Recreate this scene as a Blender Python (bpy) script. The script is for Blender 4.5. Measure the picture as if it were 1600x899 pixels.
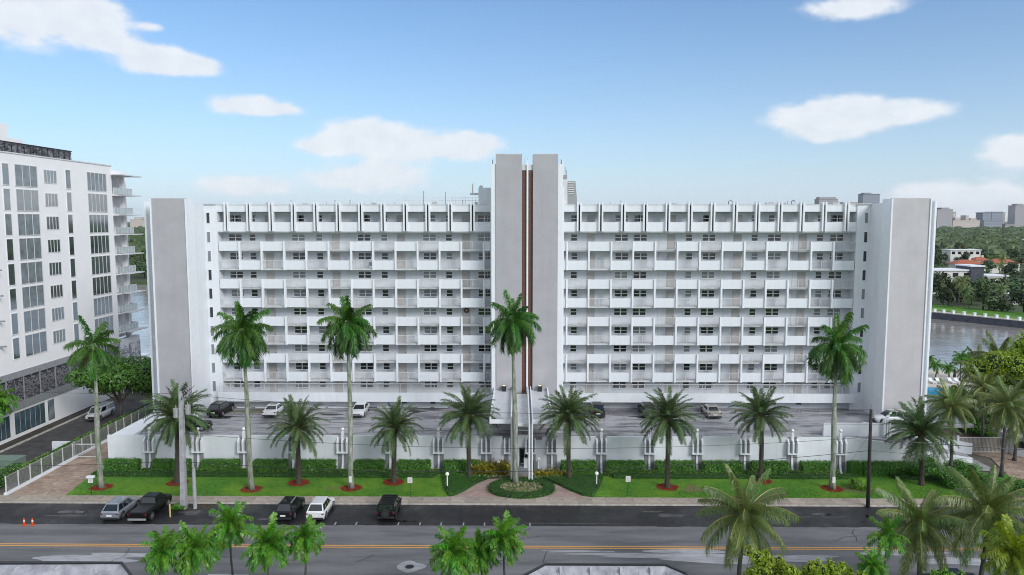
import bpy, math, random
from mathutils import Vector, Matrix, noise
R = math.radians
random.seed(7)
scene = bpy.context.scene
for o in list(bpy.data.objects):
    bpy.data.objects.remove(o)
COL = scene.collection

# ------------------------------------------------------------- camera
CAMH = 30.0
FPX = 1150.0
TH = math.atan(106.5 / FPX)
PS = R(0.6)
cd = bpy.data.cameras.new("camera")
cam = bpy.data.objects.new("camera", cd)
COL.objects.link(cam)
cam.location = (0, 0, CAMH)
cam.rotation_euler = (R(90) - TH, 0, PS)
cd.sensor_width = 36
cd.lens = 36 * FPX / 1600
cd.clip_start = 0.5
cd.clip_end = 12000
scene.camera = cam

# measured directions of the place: a sight line of the survey photograph turned into a point
_F = Vector((-math.sin(PS) * math.cos(TH), math.cos(PS) * math.cos(TH), -math.sin(TH)))
_R = Vector((math.cos(PS), math.sin(PS), 0))
_U = _R.cross(_F)
def ray(px, py):
    return _F + _R * ((px - 800) / FPX) + _U * ((449.5 - py) / FPX)
def at(px, py, z=0.0):
    r = ray(px, py); t = (z - CAMH) / r.z
    return Vector((r.x * t, r.y * t, z))
def atY(px, py, Y):
    r = ray(px, py); t = Y / r.y
    return Vector((r.x * t, Y, CAMH + r.z * t))

# ------------------------------------------------------------- light
SUN_EL, SUN_AZ = R(31), R(138)          # azimuth from +Y towards +X
world = bpy.data.worlds.new("World")
scene.world = world
world.use_nodes = True
nt = world.node_tree
nt.nodes.clear()
def N(t, **k):
    n = nt.nodes.new(t)
    for a, b in k.items():
        setattr(n, a, b)
    return n
out = N("ShaderNodeOutputWorld"); bg = N("ShaderNodeBackground")
sky = N("ShaderNodeTexSky", sky_type='NISHITA')
sky.sun_disc = False
sky.sun_elevation = SUN_EL
sky.sun_rotation = SUN_AZ
sky.altitude = 0; sky.air_density = 1.0; sky.dust_density = 0.8; sky.ozone_density = 1.6
bg.inputs['Strength'].default_value = 0.13
tc = N("ShaderNodeTexCoord"); sep = N("ShaderNodeSeparateXYZ")
L = nt.links.new
def M(op, a, b=None, c=None, clamp=False):
    n = N("ShaderNodeMath", operation=op, use_clamp=clamp)
    for i, v in enumerate((a, b, c)):
        if v is None: continue
        if isinstance(v, (int, float)): n.inputs[i].default_value = v
        else: L(v, n.inputs[i])
    return n.outputs[0]
L(tc.outputs['Generated'], sep.inputs[0])
dx, dy, dz = sep.outputs
azi = M('ARCTAN2', dx, dy)                      # 0 towards +Y, positive towards +X
hor = M('SQRT', M('ADD', M('MULTIPLY', dx, dx), M('MULTIPLY', dy, dy)))
ele = M('ARCTAN2', dz, hor)
cv = N("ShaderNodeCombineXYZ"); L(azi, cv.inputs[0]); L(M('MULTIPLY', ele, 1.5), cv.inputs[1])
n1 = N("ShaderNodeTexNoise"); n1.inputs['Scale'].default_value = 11; n1.inputs['Detail'].default_value = 7; n1.inputs['Roughness'].default_value = 0.55
L(cv.outputs[0], n1.inputs['Vector'])
n2 = N("ShaderNodeTexNoise"); n2.inputs['Scale'].default_value = 34; n2.inputs['Detail'].default_value = 5
L(cv.outputs[0], n2.inputs['Vector'])
wob = M('ADD', M('MULTIPLY', M('SUBTRACT', n1.outputs[0], 0.5), 2.4), M('MULTIPLY', M('SUBTRACT', n2.outputs[0], 0.5), 2.2))
# the clouds in view: (azimuth, elevation, half width, half height, weight)
def cdir(px, py):
    v = ray(px, py).normalized()
    return math.atan2(v.x, v.y), math.atan2(v.z, math.hypot(v.x, v.y))
clouds = [(40, 20, 98, 42, 1.25), (128, 22, 50, 24, .8), (165, 66, 32, 11, .7), (238, 93, 46, 20, 1.3), (300, 104, 52, 13, 1.0),
          (390, 164, 58, 16, 1.2), (430, 172, 40, 8, .7), (580, 212, 70, 26, 1.3), (500, 228, 45, 14, .8), (680, 232, 95, 22, 1.05), (735, 225, 45, 20, .9),
          (570, 280, 92, 22, 1.2), (590, 268, 45, 12, .5), (375, 291, 68, 18, 1.0), (1290, 180, 80, 27, 1.25), (1385, 178, 78, 17, 1.1), (1300, 208, 45, 15, .7),
          (1340, 8, 75, 20, 1.1), (1590, 236, 48, 24, 1.15), (1480, 305, 80, 20, 1.1), (1570, 325, 90, 20, 1.1), (235, 42, 18, 6, .6), (415, 246, 14, 8, .35),
          (1180, 330, 60, 8, .3)]
acc = None
for (px, py, hw, hh, w) in clouds:
    a0, e0 = cdir(px, py)
    dxa = M('MULTIPLY', M('SUBTRACT', azi, a0), FPX / hw * 1.12)
    dya = M('MULTIPLY', M('SUBTRACT', ele, e0), FPX / hh * 1.12)
    r2 = M('ADD', M('MULTIPLY', dxa, dxa), M('MULTIPLY', dya, dya))
    g = M('MULTIPLY', M('POWER', 2.718, M('MULTIPLY', r2, -0.8)), w)
    acc = g if acc is None else M('ADD', acc, g)
# loose clouds round the rest of the sky
n3 = N("ShaderNodeTexNoise"); n3.inputs['Scale'].default_value = 2.6; n3.inputs['Detail'].default_value = 8
L(tc.outputs['Generated'], n3.inputs['Vector'])
away = M('SMOOTH_MAX', M('MULTIPLY', M('SUBTRACT', M('ABSOLUTE', azi), 0.72), 6.0), 0.0, 0.1)
away = M('MINIMUM', M('ADD', away, M('MULTIPLY', M('MAXIMUM', M('SUBTRACT', ele, 0.36), 0.0), 5.0)), 1.0)
rest = M('MULTIPLY', M('MULTIPLY', M('SUBTRACT', n3.outputs[0], 0.36), 7.0, clamp=True), away)
acc = M('ADD', acc, M('MULTIPLY', rest, 1.1))
cl = M('MULTIPLY', M('SUBTRACT', M('ADD', acc, M('MULTIPLY', M('MULTIPLY', wob, 0.5), M('MINIMUM', M('MULTIPLY', acc, 1.5), 1.0))), 0.27), 1.7, clamp=True)
cl = M('MULTIPLY', M('MULTIPLY', cl, cl), M('SUBTRACT', 3.0, M('MULTIPLY', cl, 2.0)))
cl = M('MULTIPLY', cl, 0.93)
tint = N("ShaderNodeMixRGB", blend_type='MULTIPLY'); tint.inputs[0].default_value = 1
tint.inputs[2].default_value = (.66, .93, 1.16, 1)
L(sky.outputs[0], tint.inputs[1])
# thin high moisture whitening the air towards the horizon, all the way round
hz = M('POWER', 2.718, M('MULTIPLY', M('MAXIMUM', ele, 0.0), -7.5))
hm = N("ShaderNodeMixRGB"); L(M('MULTIPLY', hz, 0.8), hm.inputs[0]); L(tint.outputs[0], hm.inputs[1])
hm.inputs[2].default_value = (5.9, 6.65, 7.75, 1)
cm = N("ShaderNodeMixRGB"); L(cl, cm.inputs[0]); L(hm.outputs[0], cm.inputs[1])
cshade = N("ShaderNodeMixRGB"); L(n2.outputs[0], cshade.inputs[0])
cshade.inputs[1].default_value = (5.7, 6.15, 6.75, 1); cshade.inputs[2].default_value = (7.2, 7.5, 7.85, 1)
L(cshade.outputs[0], cm.inputs[2])
L(cm.outputs[0], bg.inputs[0]); L(bg.outputs[0], out.inputs[0])
SKYN = dict(tint=tint, hm=hm, bg=bg)

sd = bpy.data.lights.new("sun", 'SUN')
sun = bpy.data.objects.new("sun", sd); COL.objects.link(sun)
sd.energy = 2.5; sd.angle = R(24); sd.color = (1, .985, .965)
sdir = Vector((math.sin(SUN_AZ) * math.cos(SUN_EL), math.cos(SUN_AZ) * math.cos(SUN_EL), math.sin(SUN_EL)))
sun.rotation_euler = sdir.to_track_quat('Z', 'Y').to_euler()
sun.location = (60, 20, 80)
vs = scene.view_settings
vs.view_transform = 'Standard'; vs.look = 'None'; vs.exposure = 0.0; vs.gamma = 1; vs.use_curve_mapping = False
scene.cycles.max_bounces = 5; scene.cycles.diffuse_bounces = 3; scene.cycles.glossy_bounces = 3
scene.cycles.transparent_max_bounces = 6; scene.cycles.transmission_bounces = 3
scene.cycles.use_denoising = True
scene.cycles.pixel_filter_type = 'BLACKMAN_HARRIS'; scene.cycles.filter_width = 1.0

# ------------------------------------------------------------- materials
def mat(name, col, rough=.6, var=.12, scale=2.0, bump=0.0, bscale=None, metal=0.0, spec=.5, col2=None, sub=0.0,
        rvar=0.0, objrand=0.0, coord='Object', trans=0.0, stretch=None, thresh=None, coat=0.0, streak=0.0):
    m = bpy.data.materials.new(name); m.use_nodes = True
    t = m.node_tree; b = t.nodes['Principled BSDF']; lk = t.links.new
    def nn(ty, **k):
        n = t.nodes.new(ty)
        for a, v in k.items(): setattr(n, a, v)
        return n
    b.inputs['Roughness'].default_value = rough; b.inputs['Metallic'].default_value = metal
    b.inputs['Specular IOR Level'].default_value = spec
    b.inputs['Coat Weight'].default_value = coat
    b.inputs['Coat Roughness'].default_value = .05
    co = nn('ShaderNodeTexCoord').outputs[coord]
    if stretch:
        mp = nn('ShaderNodeMapping'); mp.inputs['Scale'].default_value = stretch; lk(co, mp.inputs[0]); co = mp.outputs[0]
    nz = nn('ShaderNodeTexNoise'); nz.inputs['Scale'].default_value = scale; nz.inputs['Detail'].default_value = 6
    nz.inputs['Roughness'].default_value = .62
    lk(co, nz.inputs['Vector'])
    c2 = col2 or tuple(max(0, c * (1 - 2 * var)) for c in col)
    c1 = col if col2 else tuple(min(1, c * (1 + var)) for c in col)
    rp = nn('ShaderNodeValToRGB')
    lo, hi = thresh or (.3, .7)
    rp.color_ramp.elements[0].position = lo; rp.color_ramp.elements[1].position = hi
    rp.color_ramp.elements[0].color = (*c2, 1); rp.color_ramp.elements[1].color = (*c1, 1)
    lk(nz.outputs[0], rp.inputs[0])
    cout = rp.outputs[0]
    if streak:
        mp = nn('ShaderNodeMapping'); mp.inputs['Scale'].default_value = (1.3, 1.3, .07); lk(nn('ShaderNodeTexCoord').outputs[coord], mp.inputs[0])
        n5 = nn('ShaderNodeTexNoise'); n5.inputs['Scale'].default_value = 1.2; n5.inputs['Detail'].default_value = 8
        lk(mp.outputs[0], n5.inputs['Vector'])
        r5 = nn('ShaderNodeMapRange'); r5.inputs[1].default_value = .5; r5.inputs[2].default_value = .75; r5.inputs[3].default_value = 0; r5.inputs[4].default_value = streak
        lk(n5.outputs[0], r5.inputs[0])
        mx = nn('ShaderNodeMixRGB'); lk(r5.outputs[0], mx.inputs[0]); lk(cout, mx.inputs[1])
        mx.inputs[2].default_value = (col[0] * .45, col[1] * .45, col[2] * .42, 1); cout = mx.outputs[0]
    if objrand:
        oi = nn('ShaderNodeObjectInfo'); hs = nn('ShaderNodeHueSaturation')
        r1 = nn('ShaderNodeMapRange'); r1.inputs[3].default_value = 1 - objrand; r1.inputs[4].default_value = 1 + objrand
        lk(oi.outputs['Random'], r1.inputs[0]); lk(r1.outputs[0], hs.inputs['Value'])
        r2 = nn('ShaderNodeMapRange'); r2.inputs[3].default_value = .5 - objrand * .09; r2.inputs[4].default_value = .5 + objrand * .07
        w = nn('ShaderNodeMath', operation='FRACT'); w2 = nn('ShaderNodeMath', operation='MULTIPLY'); w2.inputs[1].default_value = 7.31
        lk(oi.outputs['Random'], w2.inputs[0]); lk(w2.outputs[0], w.inputs[0]); lk(w.outputs[0], r2.inputs[0]); lk(r2.outputs[0], hs.inputs['Hue'])
        lk(cout, hs.inputs['Color']); cout = hs.outputs[0]
    lk(cout, b.inputs['Base Color'])
    if rvar:
        r3 = nn('ShaderNodeMapRange'); r3.inputs[1].default_value = .35; r3.inputs[2].default_value = .65
        r3.inputs[3].default_value = max(0.03, rough - rvar); r3.inputs[4].default_value = min(1, rough + rvar)
        n4 = nn('ShaderNodeTexNoise'); n4.inputs['Scale'].default_value = scale * .45; n4.inputs['Detail'].default_value = 5
        lk(co, n4.inputs['Vector']); lk(n4.outputs[0], r3.inputs[0]); lk(r3.outputs[0], b.inputs['Roughness'])
    if bump:
        nb = nn('ShaderNodeTexNoise'); nb.inputs['Scale'].default_value = bscale or scale * 8; nb.inputs['Detail'].default_value = 4
        lk(co, nb.inputs['Vector'])
        bp = nn('ShaderNodeBump'); bp.inputs['Strength'].default_value = bump; bp.inputs['Distance'].default_value = .05
        lk(nb.outputs[0], bp.inputs['Height']); lk(bp.outputs[0], b.inputs['Normal'])
    if trans:
        tr = nn('ShaderNodeBsdfTranslucent'); mx = nn('ShaderNodeMixShader'); mx.inputs[0].default_value = trans
        hs2 = nn('ShaderNodeHueSaturation'); hs2.inputs['Value'].default_value = 1.3; hs2.inputs['Saturation'].default_value = 1.1
        lk(cout, hs2.inputs['Color']); lk(hs2.outputs[0], tr.inputs[0])
        lk(b.outputs[0], mx.inputs[1]); lk(tr.outputs[0], mx.inputs[2]); lk(mx.outputs[0], t.nodes['Material Output'].inputs[0])
    return m
def emis(name, col, s):
    m = mat(name, col, .4)
    b = m.node_tree.nodes['Principled BSDF']; b.inputs['Emission Color'].default_value = (*col, 1); b.inputs['Emission Strength'].default_value = s
    return m
MT = dict(
    white=mat('white_stucco', (.715, .745, .785), .75, .03, .6, .15, 9, streak=.13),
    trim=mat('white_trim', (.76, .785, .82), .6, .03, 1.5),
    inner=mat('gallery_wall_paint', (.66, .695, .74), .8, .05, .9, streak=.12),
    panel=mat('grey_stucco_panel', (.40, .395, .42), .85, .05, .35, .3, 12, streak=.10),
    panelr=mat('grey_stucco_panel_pale', (.49, .475, .495), .85, .05, .35, .3, 12, streak=.08),
    canopyr=mat('canopy_roof_paint', (.56, .57, .60), .7, .06, 1.0, .2, 8, col2=(.48, .49, .51)), slab=mat('slab_concrete', (.6, .61, .62), .8, .08, 1.2, streak=.25),
    roofm=mat('roof_membrane', (.5, .5, .5), .85, .15, .7),
    mosaic=mat('brown_mosaic', (.20, .085, .060), .6, .5, 5, .5, 20, col2=(.045, .024, .02)),
    glass=mat('window_glass_dark', (.018, .022, .028), .08, .3, .5, spec=.8),
    glassb=mat('window_glass_blinds', (.20, .22, .24), .2, .1, 3, spec=.8),
    frame=mat('window_frame', (.75, .76, .77), .5, .02),
    door=mat('door_paint', (.46, .44, .43), .6, .08, 3, objrand=.12),
    door2=mat('utility_door_paint', (.62, .65, .68), .7, .04, 3),
    rail=mat('railing_white', (.62, .62, .62), .5, .06, 5),
    dark=mat('dark_metal', (.022, .023, .026), .5, .2, 5),
    metal=mat('grey_metal', (.32, .33, .34), .45, .1, 4, metal=.3),
    steel=mat('galvanised', (.5, .51, .52), .4, .1, 4, metal=.6),
    deck=mat('wet_deck_asphalt', (.37, .365, .385), .42, .3, .62, .35, 14, rvar=.24, col2=(.11, .107, .12), thresh=(.36, .55), stretch=(.45, 1.7, 1)),
    road=mat('street_asphalt', (.165, .163, .172), .7, .18, .5, .4, 18, rvar=.12, col2=(.10, .099, .107), thresh=(.35, .6), stretch=(.25, 1.4, 1)),
    tar=mat('fresh_asphalt', (.022, .021, .025), .45, .3, .7, .4, 18, rvar=.25, col2=(.012, .012, .015)),
    patch=mat('painted_sheen_and_ring', (.36, .36, .385), .6, .2, 1.2, .2, 14, stretch=(.4, 1.5, 1)),  # pale colour paints the sheen of wet asphalt; also the manhole's pale ring
    walk=mat('sidewalk_concrete', (.40, .345, .29), .85, .2, 1.3, .3, 16, objrand=.14, col2=(.24, .20, .165), thresh=(.3, .62)),
    kerb=mat('kerb_concrete', (.46, .43, .39), .85, .2, 2),
    yellow=mat('yellow_line_paint', (.75, .36, .06), .6, .12, 6),
    wline=mat('white_line_paint', (.33, .33, .34), .6, .2, 6),
    water=None, lawn=None,
    hedge=mat('hedge_leaves', (.13, .34, .035), .4, .5, 5, trans=.3, col2=(.04, .15, .018)),
    hedge2=mat('clipped_hedge_leaves', (.085, .27, .025), .5, .5, 4, trans=.3, col2=(.035, .14, .015)),
    hedgey=mat('light_hedge_leaves', (.24, .44, .04), .4, .4, 5, trans=.3, col2=(.08, .22, .02)),
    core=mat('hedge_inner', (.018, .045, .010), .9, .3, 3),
    royal=mat('royal_palm_leaf', (.08, .24, .025), .42, .4, 5, trans=.25, objrand=.28, col2=(.018, .065, .012)),
    date=mat('date_palm_leaf', (.12, .22, .075), .45, .4, 5, trans=.2, objrand=.3, col2=(.03, .07, .028)),
    coco=mat('coconut_palm_leaf', (.24, .32, .10), .36, .45, 5, trans=.25, objrand=.32, col2=(.045, .095, .02)),
    bushp=mat('bushy_palm_leaf', (.15, .40, .03), .4, .4, 5, trans=.3, objrand=.25, col2=(.03, .12, .012)),
    limep=mat('lime_palm_leaf', (.30, .38, .03), .45, .3, 1.5, trans=.3, objrand=.15, col2=(.12, .2, .02)),
    deadf=mat('dead_frond', (.14, .095, .06), .8, .4, 3, objrand=.2),
    leaf=mat('broad_leaf', (.13, .28, .035), .42, .5, 2.5, trans=.3, objrand=.2, col2=(.03, .10, .014)),
    leafy=mat('yellow_green_leaf', (.40, .52, .04), .42, .4, 3, trans=.35, objrand=.1, col2=(.12, .22, .015)),
    leaff=mat('distant_leaf', (.085, .135, .04), .6, .5, .22, objrand=.45, col2=(.02, .04, .014)),
    croton=mat('croton_leaf', (.55, .42, .05), .5, .6, 4, trans=.25, col2=(.10, .16, .02), thresh=(.42, .58)),
    flower=mat('flower_bed_leaf', (.65, .55, .38), .5, .6, 5, trans=.2, col2=(.07, .16, .03), thresh=(.48, .56)),
    rtrunk=mat('royal_trunk', (.34, .35, .31), .8, .25, 2.2, .5, 10, objrand=.12, col2=(.11, .15, .08), thresh=(.38, .6), stretch=(1.5, 1.5, .35)),
    dtrunk=mat('date_trunk', (.085, .072, .058), .95, .4, 4, 1.0, 12, col2=(.03, .025, .02)),
    ctrunk=mat('coconut_trunk', (.11, .10, .10), .9, .3, 3, .7, 10, col2=(.04, .037, .036)),
    bark=mat('bark', (.12, .10, .08), .95, .3, 3, .8, 12),
    shaft=mat('crownshaft', (.10, .20, .04), .4, .25, 2),
    nut=mat('fruit_cluster', (.35, .25, .07), .6, .4, 8),
    mulch=mat('red_mulch', (.36, .022, .008), .95, .5, 6, 1.0, 25, col2=(.09, .012, .008)),
    pole=mat('pole_concrete', (.36, .36, .385), .85, .15, 1.5, .3, 12),
    wood=mat('pole_wood', (.035, .03, .03), .9, .3, 2, .4, 12),
    globe=mat('globe_glass', (.85, .84, .80), .25, .02),
    cone=mat('cone_orange', (.75, .10, .015), .45, .05),
    red=mat('tail_red', (.16, .008, .008), .2, .05),
    plate=mat('plate_white', (.7, .7, .7), .4, .02),
    tyre=mat('tyre', (.02, .02, .02), .85, .1), rim=mat('rim', (.42, .43, .45), .3, .05, metal=.8),
    rimd=mat('rim_dark', (.06, .06, .065), .35, .05, metal=.6),
    carglass=mat('car_glass', (.012, .015, .02), .05, .2, 1, spec=.9),
    lampglass=mat('headlamp_glass', (.6, .6, .62), .1, .05),
    pool=mat('pool_water', (.04, .30, .52), .06, .15, .5, .1, 5),
    pooldeck=mat('pool_deck', (.55, .50, .44), .8, .1, 1.5),
    tile=mat('terracotta_roof', (.40, .12, .06), .8, .25, 1.2),
    houset=mat('house_stucco', (.68, .66, .62), .8, .06, .5),
    seawall=mat('seawall_face', (.07, .075, .10), .8, .25, 1),
    screen=mat('metal_screen', (.34, .34, .36), .5, .12, 2, metal=.2),
    screend=mat('screen_backing', (.10, .10, .115), .7, .3, 2),
    garage=mat('teal_glass', (.055, .095, .115), .15, .25, .4, spec=.8),
    neigh=mat('neighbour_stucco', (.80, .79, .795), .75, .02, .4),
    greenbox=mat('green_cabinet', (.16, .22, .18), .6, .1, 2),
    soil=mat('soil', (.05, .04, .03), .95, .3, 2),
    balus=mat('balcony_glass', (.42, .47, .48), .1, .1, 1, spec=.8),
)
def nodes(m):
    t = m.node_tree
    return t, t.nodes['Principled BSDF'], t.links.new
# water: reflective with wind ripples
m = mat('canal_water', (.34, .32, .30), .10, .2, .05, 0)
t, b, lk = nodes(m)
b.inputs['IOR'].default_value = 2.4; b.inputs['Specular IOR Level'].default_value = .5
co = t.nodes.new('ShaderNodeTexCoord'); mp = t.nodes.new('ShaderNodeMapping'); mp.inputs['Scale'].default_value = (.10, .32, 1)
lk(co.outputs['Object'], mp.inputs[0])
w1 = t.nodes.new('ShaderNodeTexNoise'); w1.inputs['Scale'].default_value = 1.6; w1.inputs['Detail'].default_value = 8; w1.inputs['Distortion'].default_value = .8
lk(mp.outputs[0], w1.inputs['Vector'])
bp = t.nodes.new('ShaderNodeBump'); bp.inputs['Strength'].default_value = .30; bp.inputs['Distance'].default_value = .35
lk(w1.outputs[0], bp.inputs['Height']); lk(bp.outputs[0], b.inputs['Normal'])
MT['water'] = m
# lawn: two scales of mottling plus yellow worn places
m = mat('lawn_grass', (.085, .25, .012), .9, .3, 3.5, 1.0, 30, col2=(.03, .12, .006), thresh=(.36, .62))
t, b, lk = nodes(m)
src = b.inputs['Base Color'].links[0].from_socket
co = t.nodes.new('ShaderNodeTexCoord')
w1 = t.nodes.new('ShaderNodeTexNoise'); w1.inputs['Scale'].default_value = .22; w1.inputs['Detail'].default_value = 5; lk(co.outputs['Object'], w1.inputs['Vector'])
r1 = t.nodes.new('ShaderNodeMapRange'); r1.inputs[1].default_value = .42; r1.inputs[2].default_value = .68; r1.inputs[4].default_value = .5; lk(w1.outputs[0], r1.inputs[0])
mx = t.nodes.new('ShaderNodeMixRGB'); lk(r1.outputs[0], mx.inputs[0]); lk(src, mx.inputs[1]); mx.inputs[2].default_value = (.20, .34, .02, 1)
lk(mx.outputs[0], b.inputs['Base Color'])
MT['lawn'] = m
# pavers: small stones, colour and fine joints only
def paver(name, c1, c2, c3, sc, ratio=.5):
    m = mat(name, c1, .8, .1, 1, 0)
    t, b, lk = nodes(m)
    co = t.nodes.new('ShaderNodeTexCoord'); br = t.nodes.new('ShaderNodeTexBrick'); lk(co.outputs['Object'], br.inputs['Vector'])
    br.inputs['Scale'].default_value = sc; br.inputs['Color1'].default_value = (*c1, 1); br.inputs['Color2'].default_value = (*c2, 1)
    br.inputs['Mortar'].default_value = (*c3, 1); br.inputs['Mortar Size'].default_value = .018; br.inputs['Brick Width'].default_value = .5
    br.inputs['Row Height'].default_value = ratio * .5
    w = t.nodes.new('ShaderNodeTexNoise'); w.inputs['Scale'].default_value = .45; w.inputs['Detail'].default_value = 7; w.inputs['Roughness'].default_value = .7; lk(co.outputs['Object'], w.inputs['Vector'])
    r = t.nodes.new('ShaderNodeMapRange'); r.inputs[1].default_value = .42; r.inputs[2].default_value = .62; r.inputs[3].default_value = .6; r.inputs[4].default_value = 0; lk(w.outputs[0], r.inputs[0])
    mx = t.nodes.new('ShaderNodeMixRGB'); lk(r.outputs[0], mx.inputs[0]); lk(br.outputs[0], mx.inputs[1]); mx.inputs[2].default_value = (c3[0] * .9, c3[1] * .75, c3[2] * .65, 1)
    lk(mx.outputs[0], b.inputs['Base Color'])
    bp = t.nodes.new('ShaderNodeBump'); bp.inputs['Strength'].default_value = .4; bp.inputs['Distance'].default_value = .02
    lk(br.outputs['Fac'], bp.inputs['Height']); bp.invert = True; lk(bp.outputs[0], b.inputs['Normal'])
    return m
MT['paver'] = paver('tan_pavers', (.52, .41, .33), (.34, .25, .19), (.20, .15, .12), 1.1)
MT['paverp'] = paver('pink_pavers', (.52, .41, .38), (.40, .29, .265), (.24, .18, .16), 2.2)
MT['lglass'] = mat('tower_window_glass', (.06, .085, .10), .06, .45, .12, spec=.9)
MT['lglass2'] = mat('curtained_glass', (.20, .23, .25), .12, .2, .8, spec=.9)
MT['lglass'].node_tree.nodes['Principled BSDF'].inputs['IOR'].default_value = 2.7
# far towers: rows of windows too small to tell apart
def towermat(name, c, cw, sc):
    m = paver(name, cw, tuple(x * .8 for x in cw), c, sc, 1.0)
    br = [n for n in m.node_tree.nodes if n.bl_idname == 'ShaderNodeTexBrick'][0]
    br.offset = 0; br.inputs['Mortar Size'].default_value = .12
    t = m.node_tree
    mp = t.nodes.new('ShaderNodeMapping'); mp.inputs['Rotation'].default_value = (R(90), 0, 0)
    co = [n for n in t.nodes if n.bl_idname == 'ShaderNodeTexCoord'][-1]
    t.links.new(co.outputs['Object'], mp.inputs[0]); t.links.new(mp.outputs[0], br.inputs['Vector'])
    return m
MT['far1'] = towermat('far_tower_grey', (.42, .43, .46), (.20, .23, .28), .09)
MT['far2'] = towermat('far_tower_cream', (.62, .58, .54), (.34, .34, .36), .09)
MT['far3'] = towermat('far_tower_blue', (.30, .35, .42), (.16, .21, .28), .07)

# ------------------------------------------------------------- mesh helpers
class MB:
    def __init__(s): s.v = []; s.f = []; s.m = []
    def _add(s, vs_, fs_, mi=0):
        n = len(s.v); s.v += [tuple(v) for v in vs_]
        for f in fs_: s.f.append(tuple(i + n for i in f)); s.m.append(mi)
        return s
    def box(s, x0, x1, y0, y1, z0, z1, mi=0):
        if x0 > x1: x0, x1 = x1, x0
        if y0 > y1: y0, y1 = y1, y0
        return s._add([(x0, y0, z0), (x1, y0, z0), (x1, y1, z0), (x0, y1, z0), (x0, y0, z1), (x1, y0, z1), (x1, y1, z1), (x0, y1, z1)],
                      [(0, 3, 2, 1), (4, 5, 6, 7), (0, 1, 5, 4), (1, 2, 6, 5), (2, 3, 7, 6), (3, 0, 4, 7)], mi)
    def prism(s, poly, z0, z1, mi=0):
        a = sum(poly[i][0] * poly[(i + 1) % len(poly)][1] - poly[(i + 1) % len(poly)][0] * poly[i][1] for i in range(len(poly)))
        if a < 0: poly = poly[::-1]
        n = len(poly)
        return s._add([(p[0], p[1], z0) for p in poly] + [(p[0], p[1], z1) for p in poly],
                      [tuple(range(n))[::-1], tuple(range(n, 2 * n))] + [(i, (i + 1) % n, n + (i + 1) % n, n + i) for i in range(n)], mi)
    def sheet(s, poly, z, mi=0):
        a = sum(poly[i][0] * poly[(i + 1) % len(poly)][1] - poly[(i + 1) % len(poly)][0] * poly[i][1] for i in range(len(poly)))
        if a < 0: poly = poly[::-1]
        return s._add([(p[0], p[1], z) for p in poly], [tuple(range(len(poly)))], mi)
    def quad(s, a, b, c, d, mi=0): return s._add([a, b, c, d], [(0, 1, 2, 3)], mi)
    def tube(s, pts, rad, n=8, mi=0, cap=True):
        pts = [Vector(p) for p in pts]
        if not isinstance(rad, (list, tuple)): rad = [rad] * len(pts)
        base = len(s.v)
        for i, p in enumerate(pts):
            d = (pts[min(i + 1, len(pts) - 1)] - pts[max(i - 1, 0)]).normalized()
            u = d.cross(Vector((0, 0, 1)) if abs(d.z) < .9 else Vector((1, 0, 0))).normalized(); w = d.cross(u)
            for k in range(n):
                a = 2 * math.pi * k / n
                s.v.append(tuple(p + (u * math.cos(a) + w * math.sin(a)) * rad[i]))
        for i in range(len(pts) - 1):
            for k in range(n):
                k2 = (k + 1) % n
                s.f.append((base + i * n + k, base + (i + 1) * n + k, base + (i + 1) * n + k2, base + i * n + k2)); s.m.append(mi)
        if cap:
            s.f.append(tuple(base + k for k in range(n))); s.m.append(mi)
            s.f.append(tuple(base + (len(pts) - 1) * n + k for k in range(n))[::-1]); s.m.append(mi)
        return s
    def ball(s, c, r, nu=10, nv=6, mi=0, rz=None):
        rz = rz or r; base = len(s.v)
        for j in range(nv + 1):
            ph = math.pi * j / nv
            for i in range(nu):
                a = 2 * math.pi * i / nu
                s.v.append((c[0] + r * math.sin(ph) * math.cos(a), c[1] + r * math.sin(ph) * math.sin(a), c[2] + rz * math.cos(ph)))
        for j in range(nv):
            for i in range(nu):
                i2 = (i + 1) % nu
                s.f.append((base + j * nu + i, base + (j + 1) * nu + i, base + (j + 1) * nu + i2, base + j * nu + i2)); s.m.append(mi)
        return s
    def build(s, name, mats, parent=None, smooth=False, w=False, bevel=0):
        me = bpy.data.meshes.new(name)
        vv = s.v
        if w and parent is not None:
            p = parent
            off = Vector((0, 0, 0))
            while p is not None: off += p.location; p = p.parent
            vv = [(a - off.x, b - off.y, c - off.z) for a, b, c in vv]
        me.from_pydata(vv, [], s.f)
        if not isinstance(mats, (list, tuple)): mats = [mats]
        for mm in mats: me.materials.append(MT[mm] if isinstance(mm, str) else mm)
        if len(mats) > 1: me.polygons.foreach_set('material_index', s.m)
        if smooth: me.polygons.foreach_set('use_smooth', [True] * len(me.polygons))
        me.update()
        o = bpy.data.objects.new(name, me); COL.objects.link(o); o.parent = parent
        if bevel:
            bm_ = o.modifiers.new('bevel', 'BEVEL'); bm_.width = bevel; bm_.segments = 2; bm_.limit_method = 'ANGLE'; bm_.angle_limit = R(25)
        return o
def tag(o, label=None, cat=None, group=None, kind=None):
    if label: o['label'] = label
    if cat: o['category'] = cat
    if group: o['group'] = group
    if kind: o['kind'] = kind
    return o
def thing(name, label, cat, loc=(0, 0, 0), rz=0, group=None):
    o = bpy.data.objects.new(name, None); COL.objects.link(o)
    o.empty_display_size = .5
    o.location = loc; o.rotation_euler = (0, 0, rz)
    return tag(o, label, cat, group)
def inst(src, parent, loc=(0, 0, 0), rot=(0, 0, 0), sc=(1, 1, 1), name=None):
    o = bpy.data.objects.new(name or src.name.split('.')[0], src.data if hasattr(src, 'data') else src)
    COL.objects.link(o); o.parent = parent; o.location = loc; o.rotation_euler = rot; o.scale = sc
    return o
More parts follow.
